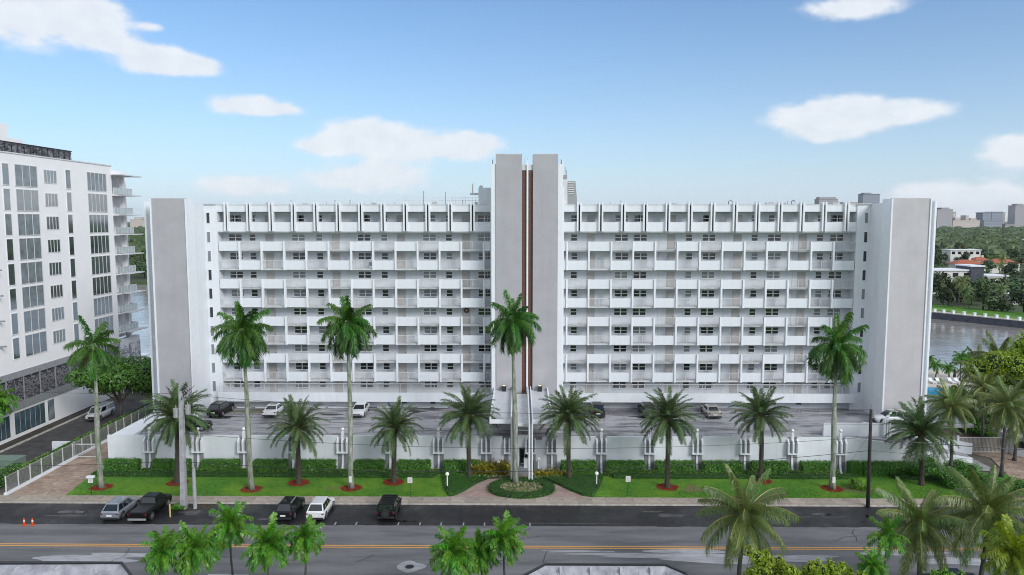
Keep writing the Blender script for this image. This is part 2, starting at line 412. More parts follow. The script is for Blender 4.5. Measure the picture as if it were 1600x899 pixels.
def imesh(name, me, parent, loc=(0, 0, 0), rot=(0, 0, 0), sc=(1, 1, 1)):
    o = bpy.data.objects.new(name, me); COL.objects.link(o); o.parent = parent
    o.location = loc; o.rotation_euler = rot; o.scale = sc
    return o
def meshof(mb, name, mats, smooth=False):
    me = bpy.data.meshes.new(name); me.from_pydata(mb.v, [], mb.f)
    if not isinstance(mats, (list, tuple)): mats = [mats]
    for mm in mats: me.materials.append(MT[mm] if isinstance(mm, str) else mm)
    if len(mats) > 1: me.polygons.foreach_set('material_index', mb.m)
    if smooth: me.polygons.foreach_set('use_smooth', [True] * len(me.polygons))
    me.update(); return me
def copy_tree(o, parent=None):
    c = o.copy(); COL.objects.link(c); c.parent = parent
    for ch in o.children: copy_tree(ch, c)
    return c
def struct(o, name=None): o['kind'] = 'structure'; return o

# ------------------------------------------------------------- ground, water, road
near = MB().prism([(-900, -200), (170, -200), (170, 60), (140, 118), (112, 139), (60, 142), (-900, 142)], -4, -0.012)
g = near.build('ground', mat('earth_ground', (.13, .12, .10), .95, .25, .4, .4, 10)); struct(g)
far_poly = [(-4000, 352), (-150, 348), (20, 318), (90, 272), (at(1450, 497, -1).x, at(1450, 497, -1).y), (at(1600, 513, -1).x, at(1600, 513, -1).y),
            (186, 150), (260, 40), (420, -200), (6000, -200), (6000, 9000), (-6000, 9000), (-6000, 352)]
g = MB().prism(far_poly, -5, 0.3).build('far_ground', mat('far_ground_green', (.055, .085, .028), .95, .4, .05, col2=(.035, .05, .022))); struct(g)
g = MB().sheet([(-9000, -400), (9000, -400), (9000, 9000), (-9000, 9000)], -1.0).build('water', 'water'); struct(g)
KY = 75.1
road = MB().sheet([(-400, 56.6), (165, 56.6), (165, KY), (-400, KY)], 0.0)
struct(road.build('road', 'road'))
# the freshly paved parking strip along the far kerb, with a ragged near edge
rnd = random.Random(3)
pts = []
x = -130.0
while x < 62:
    pts.append((x, 69.85 + rnd.uniform(-.07, .07) + (.10 if rnd.random() < .12 else 0))); x += rnd.uniform(.25, 1.1)
m_ = MB()
for a, b in zip(pts, pts[1:]): m_.quad((a[0], a[1], .004), (b[0], b[1], .004), (b[0], KY - .004, .004), (a[0], KY - .004, .004))
struct(m_.build('parking_strip', 'tar'))
struct(MB().sheet([(62, 69.9), (165, 69.9), (165, KY - .01), (62, KY - .01)], .004).build('road_edge', 'road'))
def blob(cx, cy, rx, ry, z, seed, n=26, rag=.22):
    r_ = random.Random(seed); ph = [r_.uniform(0, 6.28) for _ in range(5)]
    return [(cx + rx * math.cos(a) * (1 + rag * sum(math.sin(k * a + ph[k]) for k in range(1, 5)) / 2),
             cy + ry * math.sin(a) * (1 + rag * sum(math.sin(k * a * 1.0 + ph[k] * 2) for k in range(1, 5)) / 2)) for a in [2 * math.pi * i / n for i in range(n)]]
pm = MB(); kz = 0  # wet glossy places on the lanes, their shine painted as pale sheets
for px, py, rx, ry, sd_ in [(135, 875, 5.0, .8, 1), (215, 868, 4.5, .5, 2), (1080, 862, 4, .5, 3), (1130, 874, 6, .8, 4), (1250, 872, 4, .6, 5), (1000, 868, 6.5, .5, 7),
                        (1420, 865, 3.5, .6, 8), (1500, 877, 3.2, .8, 9), (900, 862, 3.5, .22, 10), (720, 872, 1.2, .3, 11)]:
    kz += 1; p = at(px, py); pm.sheet(blob(p.x, p.y, rx, ry, 0, sd_, 40, .26), .0015 + kz * .0009)
struct(pm.build('painted_wet_sheen', 'patch'))
ym = MB()
for yy in (65.35, 64.98): ym.sheet([(-400, yy - .075), (165, yy - .075), (165, yy + .075), (-400, yy + .075)], .008)
struct(ym.build('centre_line', 'yellow'))
for px in (523, 556, 622, 656, 689, 724, 757, 801, 828):
    p = at(px, 820)
    struct(MB().sheet([(p.x - .07, 69.9), (p.x + .07, 69.9), (p.x + .06, 70.6), (p.x - .06, 70.6)], .009).build('parking_mark', 'wline'))
# damp stains and leaks on the fresh tar
sm = MB()
for px, py, rx, ry, s_ in [(1290, 804, 1.3, .35, 3), (1357, 808, .3, .55, 5), (115, 800, 1.6, .35, 6), (630, 815, 1.6, .25, 8), (1020, 800, .9, .2, 9)]:
    p = at(px, py); sm.sheet(blob(p.x, p.y, rx, ry, 0, s_, 30, .25), .009)
struct(sm.build('puddle', mat('puddle_water', (.01, .01, .012), .06, .1, 1, spec=.8)))
sm = MB()
for px, py, rx, ry, s_ in [(108, 806, 2.4, .22, 3), (1290, 808, 3.0, .10, 5), (1050, 806, 1.5, .5, 12), (300, 800, 1.2, .8, 13), (345, 806, 1.1, .5, 14), (420, 812, 1.4, .2, 15), (880, 818, 5, .1, 16)]:
    p = at(px, py); sm.sheet(blob(p.x, p.y, rx, ry, 0, s_, 36, .28), .006)
struct(sm.build('tar_repair_patch', mat('tar_patch_grey', (.085, .083, .09), .55, .3, 1.5)))
# thin sealed cracks wandering over the lanes
ck = MB(); r_ = random.Random(17)
for i in range(16):
    p = at(r_.uniform(30, 1500), r_.uniform(828, 882)); x_, y_ = p.x, p.y; a = r_.choice([0, 0, math.pi / 2, .6]) + r_.uniform(-.3, .3)
    for k in range(r_.randint(6, 16)):
        a += r_.uniform(-.4, .4); nx_, ny_ = x_ + .35 * math.cos(a), y_ + .35 * math.sin(a)
        if ny_ > 69.6 or abs(ny_ - 65.17) < .45: break
        wx_, wy_ = -.03 * math.sin(a), .03 * math.cos(a)
        ck.quad((x_ - wx_, y_ - wy_, .0125), (nx_ - wx_, ny_ - wy_, .0125), (nx_ + wx_, ny_ + wy_, .0125), (x_ + wx_, y_ + wy_, .0125)); x_, y_ = nx_, ny_
struct(ck.build('road_crack', 'tar'))
# kerb and sidewalk, slab by slab
struct(MB().box(-130, 70, KY, KY + .16, -.01, .13).build('kerb', 'kerb'))
sw = struct(MB().box(-130, 70, KY + .16, 77.0, -.01, .10).build('sidewalk', 'kerb'))
rnd = random.Random(5)
x = -66.0; k = 0
slab_mesh = meshof(MB().box(0.012, .988, 0, 1.80, 0, .032), 'sidewalk_slab', 'walk')
while x < 52:
    wdt = rnd.choice([1.5, 1.5, 1.5, 1.52])
    imesh('sidewalk_slab', slab_mesh, sw, (x, KY + .18, .10), (rnd.uniform(-.003, .003), 0, 0), (wdt, 1, 1 + rnd.uniform(-.1, .2)))
    x += wdt
struct(MB().box(-66, 165, 56.3, 56.6, -.01, .13).build('near_kerb', 'kerb'))
struct(MB().prism([(-130, -100), (165, -100), (165, 56.3), (-130, 56.3)], -.2, .10).build('near_verge', 'lawn'))
# manhole in its pale ring
mp_ = at(640, 886)
mh = thing('manhole_cover', 'dark round manhole cover in a pale patched ring on the near lane', 'manhole cover', (mp_.x, mp_.y, 0))
MB().sheet(blob(0, 0, 1.15, .95, 0, 4, 40, .18), .005).build('patched_ring', 'patch', mh)
MB().tube([(0, 0, .0), (0, 0, .018)], .46, 24).build('frame_ring', 'metal', mh)
cvm = MB().tube([(0, 0, .0), (0, 0, .024)], .38, 24)
for i in range(-3, 4): cvm.box(-.3, .3, i * .09 - .015, i * .09 + .015, .024, .032)
cvm.build('cover', 'dark', mh)
# ------------------------------------------------------------- lawn and driveways
LX0 = at(97, 779).x
lawn_c = [(LX0, 77.0), (at(150, 739).x - .2, 85.2), (-.7, 85.2), (-.7, 80)]
def arc(cx, cy, r, a0, a1, n=14, ry=None):
    ry = ry or r
    return [(cx + r * math.cos(R(a0 + (a1 - a0) * i / n)), cy + ry * math.sin(R(a0 + (a1 - a0) * i / n))) for i in range(n + 1)]
# entry path: concave lawn edges sweep from the sidewalk up to the steps
def px2(pl, z=.1): return [(at(a, b, z).x, at(a, b, z).y) for a, b in pl]
Lcurve = px2([(690, 781), (712, 774), (728, 766), (745, 755.5), (762, 748), (788, 743)])
Rcurve = px2([(838, 743), (843, 747), (872, 757.5), (894, 768), (911, 775), (936, 781)])
lawnL = [(LX0, 77.0), (at(150, 739).x - .2, 85.2), (Lcurve[-1][0] - .2, 85.2)] + Lcurve[::-1]
lawnL[-1] = (lawnL[-1][0], 77.0)
lawnR = [(Rcurve[0][0] + .2, 85.2)] + Rcurve
lawnR[-1] = (lawnR[-1][0], 77.0)
lawnR += [(at(1560, 779).x, 77.0), (at(1588, 760).x, 80.5), (at(1560, 735).x, 85.2)]
lw = MB().prism(lawnL, -.01, .115); lw.prism(lawnR, -.01, .115)
struct(lw.build('lawn', 'lawn'))
struct(MB().prism([(at(640, 780).x, 77.0), (-8, 84.6), (8, 84.6), (at(1000, 780).x, 77.0)], -.005, .095).build('entrance_path', 'paverp'))
struct(MB().prism([(-130, 77.0), (-130, 77.3), (at(2, 780).x - .3, 77.3), (at(2, 780).x - .3, 118), (-48.5, 118), (-48.5, 85), (at(150, 739).x, 85.2), (LX0, 77.0)], -.005, .09).build('driveway', 'paver'))
struct(MB().prism([(at(1560, 779).x + .05, 77.0), (at(1588, 760).x + .05, 80.5), (at(1560, 735).x + .05, 85.2), (at(1545, 715).x, 91), (53, 100), (85, 118), (110, 100), (90, 77)], -.005, .09).build('side_driveway', 'paver'))
for px, py, rx, ry, s_ in [(1345, 765, 1.9, 1.2, 3), (1085, 765, 1.0, 1.3, 8), (530, 763, 1.5, .45, 9)]:
    p = at(px, py, .1)
    struct(MB().sheet(blob(p.x, p.y, rx, ry, 0, s_, 36, .25), .120).build('bare_soil_patch', mat('dry_soil', (.20, .155, .085), .95, .4, 3, .5, col2=(.10, .13, .03))))

# ------------------------------------------------------------- the big apartment building
YF, YB, YT, YW = 100.1, 101.7, 97.1, 94.4
XL0, XL1 = atY(341.5, 400, YF).x, atY(767, 400, YF).x
XR0, XR1 = atY(880, 400, YF).x, atY(1336, 400, YF).x
DZ = 3.9
TOP = 28.4; SH = 2.575
bld = thing('apartment_building', 'long white ten-storey apartment block with open galleries and a tall grey centre tower', 'building', (1, 100, DZ))
def part(mb, name, mats, parent=bld, **k): return mb.build(name, mats, parent, w=True, **k)
XWL, XWR = -47.3, 52.1      # wing fronts
IL, IR = -42.8, 47.2        # wings' inner faces
# body behind the galleries
m_ = MB().box(XL0 - 3, XL1 + .5, YB, 116, DZ - .4, 31.9); m_.box(XR0 - .5, XR1 + 3.2, YB, 116, DZ - .4, 31.9)
part(m_, 'gallery_wall', 'inner')
part(MB().box(XL0 - 3.02, XR1 + 3.22, YB + .3, 116.02, 31.9, 31.96), 'roof', 'roofm')
part(MB().box(XL1, XR0, YT + 1.5, 112, DZ, 34.2), 'core_block', 'white')
# slabs + ceilings
slab_me = {}
for sx0, sx1 in ((XL0, XL1), (XR0, XR1)):
    for n in range(9):
        z = TOP - SH * n
        part(MB().box(sx0, sx1, YF + (.12 if n % 2 else .0), YB + .05, z - .16, z), 'gallery_floor', 'slab')
    # roof fascia and its slab
    part(MB().box(sx0, sx1, YF + .02, YF + .25, 31.03, 31.93), 'roof_fascia', 'white')
    part(MB().box(sx0, sx1, YF - .03, YB + .4, 31.93, 32.02), 'roof_edge', 'slab')
    part(MB().box(sx0, sx1, YF + .25, YB + .05, 31.0, 31.15), 'gallery_ceiling', 'slab')
    # level-one base band and recess
    part(MB().box(sx0 - .3, sx1 + .3, YF - 1.1, YF - .9, 5.05, 6.3), 'base_band', 'white')
    part(MB().box(sx0 - .3, sx1 + .3, YF - .9, YB + .02, 5.05, 5.3), 'lower_slab', 'slab')
    part(MB().box(sx0 - .3, sx1 + .3, YF + .4, YF + .6, 3.9, 5.05), 'recess_wall', 'inner')
# bays
def xs(px_list, Y=YF, row=400): return [atY(p, row, Y).x for p in px_list]
topfinL = [354.6 + 34.9 * k for k in range(12)]
topfinR = [905, 938.6, 973.6, 1008.2, 1043, 1078, 1113.2, 1148, 1183, 1218, 1252.3, 1287, 1322]
edgesL = [341.5, 375.2, 409.5, 444.5, 479, 514, 549, 583.3, 618.3, 652.7, 687, 721, 755.8, 767]
edgesR = [880, 886, 920, 955, 989, 1023.6, 1058, 1093, 1128, 1162.6, 1197.4, 1232, 1266.6, 1301.6, 1336]
fin_top = meshof(MB().box(-.10, .10, -.32, .3, 0, 3.95), 'fin', 'trim')
for px in topfinL + topfinR:
    xx = atY(px, 340, YF).x
    for d in (-.21, .21): imesh('fin', fin_top, bld, Vector((xx + d, YF, 28.40)) - bld.location)
    part(MB().box(xx - .105, xx + .105, YF + .0, YF + .12, 28.45, 31.9), 'fin_gap', 'dark')
# level ten parapets between the top fins
def bays_top(xs_, x0, x1):
    e = [x0] + xs_ + [x1]
    for a, b in zip(e, e[1:]):
        if b - a > .8: part(MB().box(a + (.31 if a != x0 else 0), b - (.31 if b != x1 else 0), YF - .02, YF + .12, 28.40, 29.62), 'parapet_panel', 'white')
bays_top(xs(topfinL, YF, 340), XL0, XL1); bays_top(xs(topfinR, YF, 340), XR0, XR1)
# railing prototype, one metre of bay scaled to each bay
rl = MB()
rl.box(0, 1, -.025, .025, 1.10, 1.16); rl.box(0, 1, -.02, .02, .06, .10)
rl.box(.49, .51, -.03, .03, 0, 1.16)
for i in range(18): rl.box((i + .5) / 18 - .0028, (i + .5) / 18 + .0028, -.012, .012, .1, 1.10)
rail_me = meshof(rl, 'railing', 'rail')
solid_me = meshof(MB().box(0, 1, -.10, .06, -.10, 1.17), 'parapet_panel', 'white')
fin_b = meshof(MB().box(-.11, .11, -.28, .25, 0, 1.19 + SH + .14), 'fin', 'trim')
B0 = bld.location
for n in range(8):
    zc = TOP - SH * n            # ceiling of this row
    zp = zc - SH                 # its floor level
    for edges, first in ((xs(edgesL), 1), (xs(edgesR), 0)):
        for i, (a, b) in enumerate(zip(edges, edges[1:])):
            if first: solid = (i % 2 == 0) == (n % 2 == 0)
            else: solid = (i % 2 == 0) == (n % 2 == 0)
            if b - a < .6 or (first and i == len(edges) - 2): solid = first == 0 or n % 2 == 0
            if solid: imesh('parapet_panel', solid_me, bld, Vector((a + .1, YF, zp)) - B0, (0, 0, 0), (b - a - .2, 1, 1))
            else: imesh('railing', rail_me, bld, Vector((a + .1, YF, zp)) - B0, (0, 0, 0), (b - a - .2, 1, 1))
        if n % 2 == 0:
            for e in edges[1:-1]: imesh('fin', fin_b, bld, Vector((e, YF, zp - SH - .14)) - B0)
# stops for pinned ends
# windows and doors on the gallery wall
def win(w, h, cols, glassm, name):
    f = MB(); t_ = .06
    f.box(-w / 2, w / 2, -.05, .0, 0, t_); f.box(-w / 2, w / 2, -.05, 0, h - t_, h); f.box(-w / 2, -w / 2 + t_, -.05, 0, t_, h - t_); f.box(w / 2 - t_, w / 2, -.05, 0, t_, h - t_)
    for c in range(1, cols): f.box(-w / 2 + w * c / cols - .07, -w / 2 + w * c / cols + .07, -.048, 0, t_, h - t_)
    f.box(-w / 2 + t_, w / 2 - t_, -.045, 0, h / 2 - .045, h / 2 + .045)
    f.box(-w / 2 - .06, w / 2 + .06, -.12, 0, -.07, -.002)
    p = MB().quad((-w / 2 + t_, -.02, t_), (w / 2 - t_, -.02, t_), (w / 2 - t_, -.02, h - t_), (-w / 2 + t_, -.02, h - t_))
    return meshof(f, 'window', 'frame'), [meshof(p, 'pane', g_) for g_ in glassm]
W2, P2 = win(1.85, .98, 2, ['glass', 'glassb'], 'double'); W1, P1 = win(.92, .98, 1, ['glass', 'glassb'], 'single')
dr = MB().box(-.56, .56, -.04, 0, 0, 2.12)
DO = meshof(dr, 'door', 'door'); DH = meshof(MB().box(.38, .44, -.09, -.04, .95, 1.1), 'handle', 'dark')
DU = meshof(MB().box(-.5, .5, -.03, 0, 0, 2.1), 'utility_door', 'door2')
winL = [('d', 368), ('s', 394.7), ('D', 421), ('u', 445), ('d', 466.3), ('s', 499), ('D', 524.8), ('u', 547), ('d', 569), ('s', 600.4), ('D', 626.5), ('u', 650), ('d', 671), ('s', 701.4), ('D', 728), ('d', 757)]
winR = [('s', 897), ('D', 923.6), ('u', 950), ('d', 971), ('d', 1000.6), ('D', 1049), ('s', 1076.7), ('d', 1107.6), ('D', 1152.6), ('s', 1179), ('d', 1210), ('D', 1254.5), ('s', 1281), ('d', 1307)]
rw = random.Random(11)
for n in range(-1, 9):
    zc = TOP - SH * n if n >= 0 else 31.03
    fl = zc - SH
    for kind, px in winL + winR:
        x_ = atY(px, 370, YB).x
        if n % 2 and n > 0 and kind in 'ds': x_ += .06
        loc = Vector((x_, YB, fl)) - B0
        if kind == 'D':
            d_ = imesh('door', DO, bld, loc); 
            if n < 8: imesh('handle', DH, d_)
        elif kind == 'u':
            imesh('utility_door', DU, bld, loc)
        else:
            fr, pn = (W2, P2) if kind == 'd' else (W1, P1)
            w_ = imesh('window', fr, bld, loc + Vector((0, 0, 1.18)))
            imesh('pane', pn[1] if rw.random() < .22 else pn[0], w_)
# soft stains at the gallery wall joints: expansion joints as real grooves
for px in [343.5, 453, 555, 658, 762, 955, 1030, 1133, 1240]:
    x_ = atY(px, 370, YB).x
    part(MB().box(x_ - .03, x_ + .03, YB - .035, YB - .001, DZ + 1.2, 31.0), 'downpipe', 'slab')
# wreath on one door
wx = atY(729, 485, YB)
wr = MB()
for i in range(16):
    a = 2 * math.pi * i / 16; wr.ball((wx.x + .27 * math.cos(a), YB - .1, wx.z + .27 * math.sin(a)), .10, 6, 4)
tag(wr.build('door_wreath', mat('wreath_red', (.16, .02, .02), .8, .5, 20, col2=(.02, .03, .012))), 'dark red round wreath on an apartment door beside the centre tower', 'wreath')
# folded chair on a gallery
cx_ = atY(579, 414, YF + .8)
ch = thing('gallery_chair', 'grey folding chair left behind the railing of an upper left gallery', 'chair', (cx_.x, YF + .7, TOP - 2 * SH))
MB().box(-.25, .25, -.2, .2, .42, .46).build('seat', 'metal', ch); MB().box(-.25, .25, .2, .24, .46, .95).build('backrest', 'metal', ch)
for a in (-.23, .23):
    for b in (-.18, .18): MB().box(a - .015, a + .015, b - .015, b + .015, 0, .42).build('leg', 'metal', ch)
# level one mesh enclosure along the base band: framed screens
pitch = 1.55
for sx0, sx1 in ((XL0 - .2, XL1), (XR0, XR1 + .2)):
    n = int((sx1 - sx0) / pitch); q = (sx1 - sx0) / n
    sc_ = MB()
    sc_.box(0, q, -.02, .02, 1.22, 1.28); sc_.box(0, .05, -.03, .03, 0, 1.28)
    for i in range(1, 12): sc_.box(q * i / 12 - .008, q * i / 12 + .008, -.008, .008, 0, 1.22)
    me_ = meshof(sc_, 'screen_panel', 'rail')
    for i in range(n): imesh('screen_panel', me_, bld, Vector((sx0 + q * i, YF - .98, 6.3)) - B0)
# dark vents in the recess wall above the deck
for px in (631, 676, 1172, 930, 1210, 1250):
    p = atY(px, 624, YF)
    part(MB().box(p.x - .35, p.x + .35, YF + .34, YF + .39, 4.45, 4.7), 'vent', 'dark')
# ---- wings
def wing(sg, xo, xi, mt):
    # sg -1 left, +1 right ; tall front slab + inner wall with a column of slit windows
    part(MB().box(min(xo, xi), max(xo, xi), YW, YW + .35, DZ - .6, 32.68), 'wing_panel', mt)
    for xx in (xo, xi):
        part(MB().box(xx - .09, xx + .09, YW - .12, YW + 2.3, DZ - .6, 32.60), 'wing_edge_fin', 'trim')
    part(MB().box(min(xo, xi) + .1, max(xo, xi) - .1, YW + .35, YW + 2.2, DZ - .6, 32.6), 'wing_block', 'white')
    inner = xi
    edge = XL0 if sg < 0 else XR1
    part(MB().box(min(xo + sg * 1.6, inner), max(xo + sg * 1.6, inner), YW + 2.2, 116, DZ - .6, 32.1), 'wing_body', 'white')
    part(MB().box(xo + sg * 1.68 - .12, xo + sg * 1.68 + .12, YW + 1.8, YW + 2.6, DZ - .6, 32.4), 'wing_side_fin', 'trim')
    # return wall between wing and galleries
    a, b = sorted((inner, edge))
    if sg < 0: part(MB().box(inner, edge, YF - .15, YB + .1, DZ - .6, 32.0), 'end_wall', 'white')
    else: part(MB().box(edge, inner, YF - .15, YB + .1, DZ - .6, 32.0), 'end_wall', 'white')
    part(MB().box(a, b, YF - .35, YB, 32.0, 32.12), 'end_wall_cap', 'slab')
wing(-1, XWL, IL, 'panel'); wing(1, XWR, IR, 'panelr')
# slit windows in the inner end walls
for n in range(-1, 9):
    zc = (TOP - SH * n) if n >= 0 else 31.0
    for px in (326.3, 1352.4):
        x_ = atY(px, 370, YF - .15).x + (0 if n < 1 else 0)
        w_ = part(MB().box(x_ - .27, x_ + .27, YF - .2, YF - .15, zc - 1.55, zc - .05), 'slit_window', 'frame')
        MB().quad((-.2, 0, 0), (.2, 0, 0), (.2, 0, 1.38), (-.2, 0, 1.38)).build('pane', 'glassb' if rw.random() < .6 else 'glass', w_).location = Vector((x_, YF - .207, zc - 1.49)) - B0
    if n == -1:
        for px, hw in ((348, .0),):
            pass
# ---- centre tower
tx = [atY(p, 300, YT).x for p in (767.5, 774.8, 815.6, 832.8, 871.8, 879.6)]
ZT = 38.4
part(MB().box(tx[1], tx[2], YT, YT + 3.2, DZ, ZT), 'tower_panel', 'panel')
part(MB().box(tx[3], tx[4], YT, YT + 3.2, DZ, ZT), 'tower_panel', 'panel')
part(MB().box(tx[1] - .01, tx[2] + .01, YT - .03, YT + 3.25, ZT, ZT + .12), 'tower_coping', 'slab')
part(MB().box(tx[3] - .01, tx[4] + .01, YT - .03, YT + 3.25, ZT, ZT + .12), 'tower_coping', 'slab')
for a, b, zt in ((tx[0], tx[1] - .02, 37.2), (tx[4] + .02, tx[5], 37.2)):
    part(MB().box(a, b, YT + .15, YT + 3.0, DZ, zt), 'tower_side_pier', 'trim')
part(MB().box(tx[0] - .03, tx[0] + .12, YT + .2, YT + 3.6, DZ, 37.9), 'tower_side_fin', 'trim')
part(MB().box(tx[5] - .12, tx[5] + .03, YT + .2, YT + 3.6, DZ, 37.9), 'tower_side_fin', 'trim')
part(MB().box(tx[2], tx[3], YT + .3, YT + 2, DZ, 36.4), 'mosaic_strip', 'mosaic')
part(MB().box(tx[2], tx[3], YT + .26, YT + 2.05, 36.4, 37.1), 'strip_cap', 'slab')
mx_ = (tx[2] + tx[3]) / 2
part(MB().box(mx_ - .11, mx_ + .11, YT + .05, YT + .29, DZ, 37.7), 'centre_rib', 'trim')
ld = MB()
ld.tube([(mx_ - .35, YT + 1.4, 37.0), (mx_ - .35, YT + 1.4, 38.0), (mx_ - .15, YT + 1.4, 38.25), (mx_ + .05, YT + 1.4, 38.0), (mx_ + .05, YT + 1.4, 37.4)], .03, 6)
part(ld, 'ladder_rail', 'slab')
# stair core behind the tower, penthouse and roof stair
part(MB().box(tx[0] - 1.9, tx[0] - .05, YT + 4, YT + 12, 32, 34.3), 'penthouse', 'inner')
part(MB().box(tx[0] - 3.1, tx[0] - 1.9, YT + 4.3, YT + 6, 33.35, 33.6), 'penthouse_ledge', 'slab')
part(MB().tube([(tx[0] - 2.75, YT + 5, 33.6), (tx[0] - 2.75, YT + 5, 34.9)], .09, 8), 'vent_pipe', 'slab')
part(MB().tube([(tx[0] - 1.6, YT + 5, 34.3), (tx[0] - 1.6, YT + 5, 34.55), (tx[0] - 1.6, YT + 5, 34.7)], [.25, .25, .02], 8), 'roof_vent', 'slab')
st = MB()
x0, x1 = tx[5] + .1, tx[5] + 2.0
st.prism([(x0 + .0, YT + 4), (x0 + .75, YT + 4), (x0 + .75, YT + 5), (x0, YT + 5)], 32, 35.4)
part(st, 'stair_post', 'slab')
part(MB().box(x0, x0 + .7, YT + 4.05, YT + 4.9, 35.4, 36.0), 'stair_head', 'metal')
st = MB()
n_ = len(st.v); st._add([(x0 + .75, YT + 4.4, 32), (x1 + .25, YT + 4.4, 32), (x1 - .05, YT + 4.4, 35.2), (x0 + .75, YT + 4.4, 35.2), (x0 + .75, YT + 7, 32), (x1 + .25, YT + 7, 32), (x1 - .05, YT + 7, 35.2), (x0 + .75, YT + 7, 35.2)],
    [(0, 1, 2, 3), (4, 7, 6, 5), (1, 5, 6, 2), (3, 2, 6, 7), (0, 3, 7, 4)])
part(st, 'stair_housing', 'metal')
st = MB()
for i in range(6): st.box(x0 + .8, x1 - .2, YT + 4.28, YT + 4.42, 33.4 + i * .3, 33.52 + i * .3)
part(st, 'louvre', 'rail')
part(MB().tube([(x0 + .45, YT + 4.5, 36), (x0 + .45, YT + 4.5, 37.1)], .05, 6), 'antenna', 'metal')
part(MB().tube([(x0 + .62, YT + 4.5, 36), (x0 + .62, YT + 4.5, 36.7)], .04, 6), 'antenna', 'metal')
# roof railing left of the tower
rr = MB(); a = atY(629, 320, YF + 4).x; b = tx[0] - 2.0
for z in (32.6, 33.0): rr.box(a, b, YF + 4, YF + 4.04, z, z + .04)
for i in range(24): xx = a + (b - a) * i / 23; rr.box(xx - .02, xx + .02, YF + 4, YF + 4.04, 32, 33.02)
rr.box(a, a + .04, YF + 4, YF + 9, 33.0, 33.04)
part(rr, 'roof_railing', 'slab')
for px, h in ((662, 1.9), (696, 1.8)):
    xx = atY(px, 320, YF + 3).x; part(MB().tube([(xx, YF + 3, 32), (xx, YF + 3, 32 + h)], .06, 6), 'roof_pole', 'metal')
rr = random.Random(21)
for i in range(34):
    px = rr.choice([rr.uniform(345, 760), rr.uniform(905, 1330)]); xx = atY(px, 320, YF + 2).x; h = rr.uniform(.15, .6); yy = YF + rr.uniform(.8, 3)
    if rr.random() < .6: part(MB().tube([(xx, yy, 31.95), (xx, yy, 32.0 + h), (xx + .02, yy, 32.05 + h)], [.07, .07, .12], 8), 'roof_vent', 'steel')
    else: part(MB().box(xx - .3, xx + .3, yy, yy + .5, 31.95, 32.1 + h * .5), 'roof_unit', 'steel')
for px in (1240, 1142):
    xx = atY(px, 318, YF + 1).x; d = MB()
    d.tube([(xx - .3, YF + 1, 32), (xx - .3, YF + 1, 32.45), (xx - .1, YF + 1, 32.62), (xx + .15, YF + 1, 32.45), (xx + .2, YF + 1, 32.3)], .05, 6)
    part(d, 'gooseneck_vent', 'dark')

# ------------------------------------------------------------- parking deck
YR = 85.3
XDL, XDR = -49.2, atY(1320, 684, YR).x
deck = MB().prism([(-46.6, YR + .3), (43.2, YR + .3), (43.2, 92.5), (58, 92.5), (58, 118), (-48, 118), (-48, YW + 1), (-46.6, YW)], 3.5, DZ)
struct(deck.build('parking_deck', 'deck'))
# planted white ledge at the deck's left edge
ldg = MB().prism([(-49.2, YR + .3), (-46.6, YR + .3), (-46.6, YW + 8), (-49.2, YW + 8)], 0, 4.15)
tag(ldg.build('side_ledge', 'white'), 'broad flat white ledge running back along the left edge of the parking deck', 'ledge')
# markings and wheel stops
ws = [381, 410, 438, 498, 523, 541, 600, 618, 661, 689, 949, 978, 1131, 1229, 1255, 1286, 1318]
wsd = ['between the black SUV and the stains, nearest the black SUV', 'with the yellowish stain before it', 'in front of the white sedan with the black roof', 'just right of the first white sedan', 'before the first hatched bay', 'left of the second white sedan',
       'directly right of the second white sedan', 'second to the right of the second white sedan', 'with the black oil stain before it', 'nearest the entrance canopy on its left side', 'nearest the dark SUV right of the canopy', 'between the hatched bays right of the canopy',
       'beside the beige sedan', 'first of the row of four at the right end of the deck', 'second of the four at the right end', 'third of four at the right end', 'last at the far right end of the deck']
wme = meshof(MB().box(-.95, .95, -.09, .09, 0, .13), 'wheel_stop', 'trim')
for px, d_ in zip(ws, wsd):
    p = at(px, 637.2, DZ)
    tag(imesh('wheel_stop', wme, None, (p.x, p.y, DZ)), 'white wheel stop ' + d_, 'wheel stop', 'wheel stops on the parking deck')
lm = MB()
for px in (519, 526, 960, 965, 991, 996, 1160, 1243, 1270):
    p = at(px, 640, DZ)
    for k in range(2): lm.quad((p.x - .9 + k * .5, p.y - 2.4, DZ + .004), (p.x - .78 + k * .5, p.y - 2.4, DZ + .004), (p.x + .42 + k * .5, p.y + .1, DZ + .004), (p.x + .3 + k * .5, p.y + .1, DZ + .004))
for i in range(26):
    xx = -44 + i * 2.75
    if abs(xx - 1) < 5: continue
    lm.quad((xx, 93.5, DZ + .004), (xx + .1, 93.5, DZ + .004), (xx + .1, 98.4, DZ + .004), (xx, 98.4, DZ + .004))
for i in range(30):
    xx = -44 + i * 2.9
    if abs(xx - 1) < 5: continue
    lm.quad((xx, 86.0, DZ + .004), (xx + .1, 86.0, DZ + .004), (xx + .1, 88.6, DZ + .004), (xx, 88.6, DZ + .004))
struct(lm.build('deck_marking', mat('faded_deck_paint', (.24, .24, .24), .6, .3, 4)))
sm = MB()
for px, py, rx, ry, s_ in [(675, 638, 2.0, .8, 3), (650, 643, 1.2, .5, 4), (345, 652, 2.4, .6, 5), (520, 648, 1.5, .4, 6), (1010, 652, 2.4, .5, 7)]:
    p = at(px, py, DZ); sm.sheet(blob(p.x, p.y, rx, ry, 0, s_, 36, .26), DZ + .007)
struct(sm.build('oil_stain', mat('oil_stain', (.045, .043, .045), .3, .4, 2)))
sm = MB()
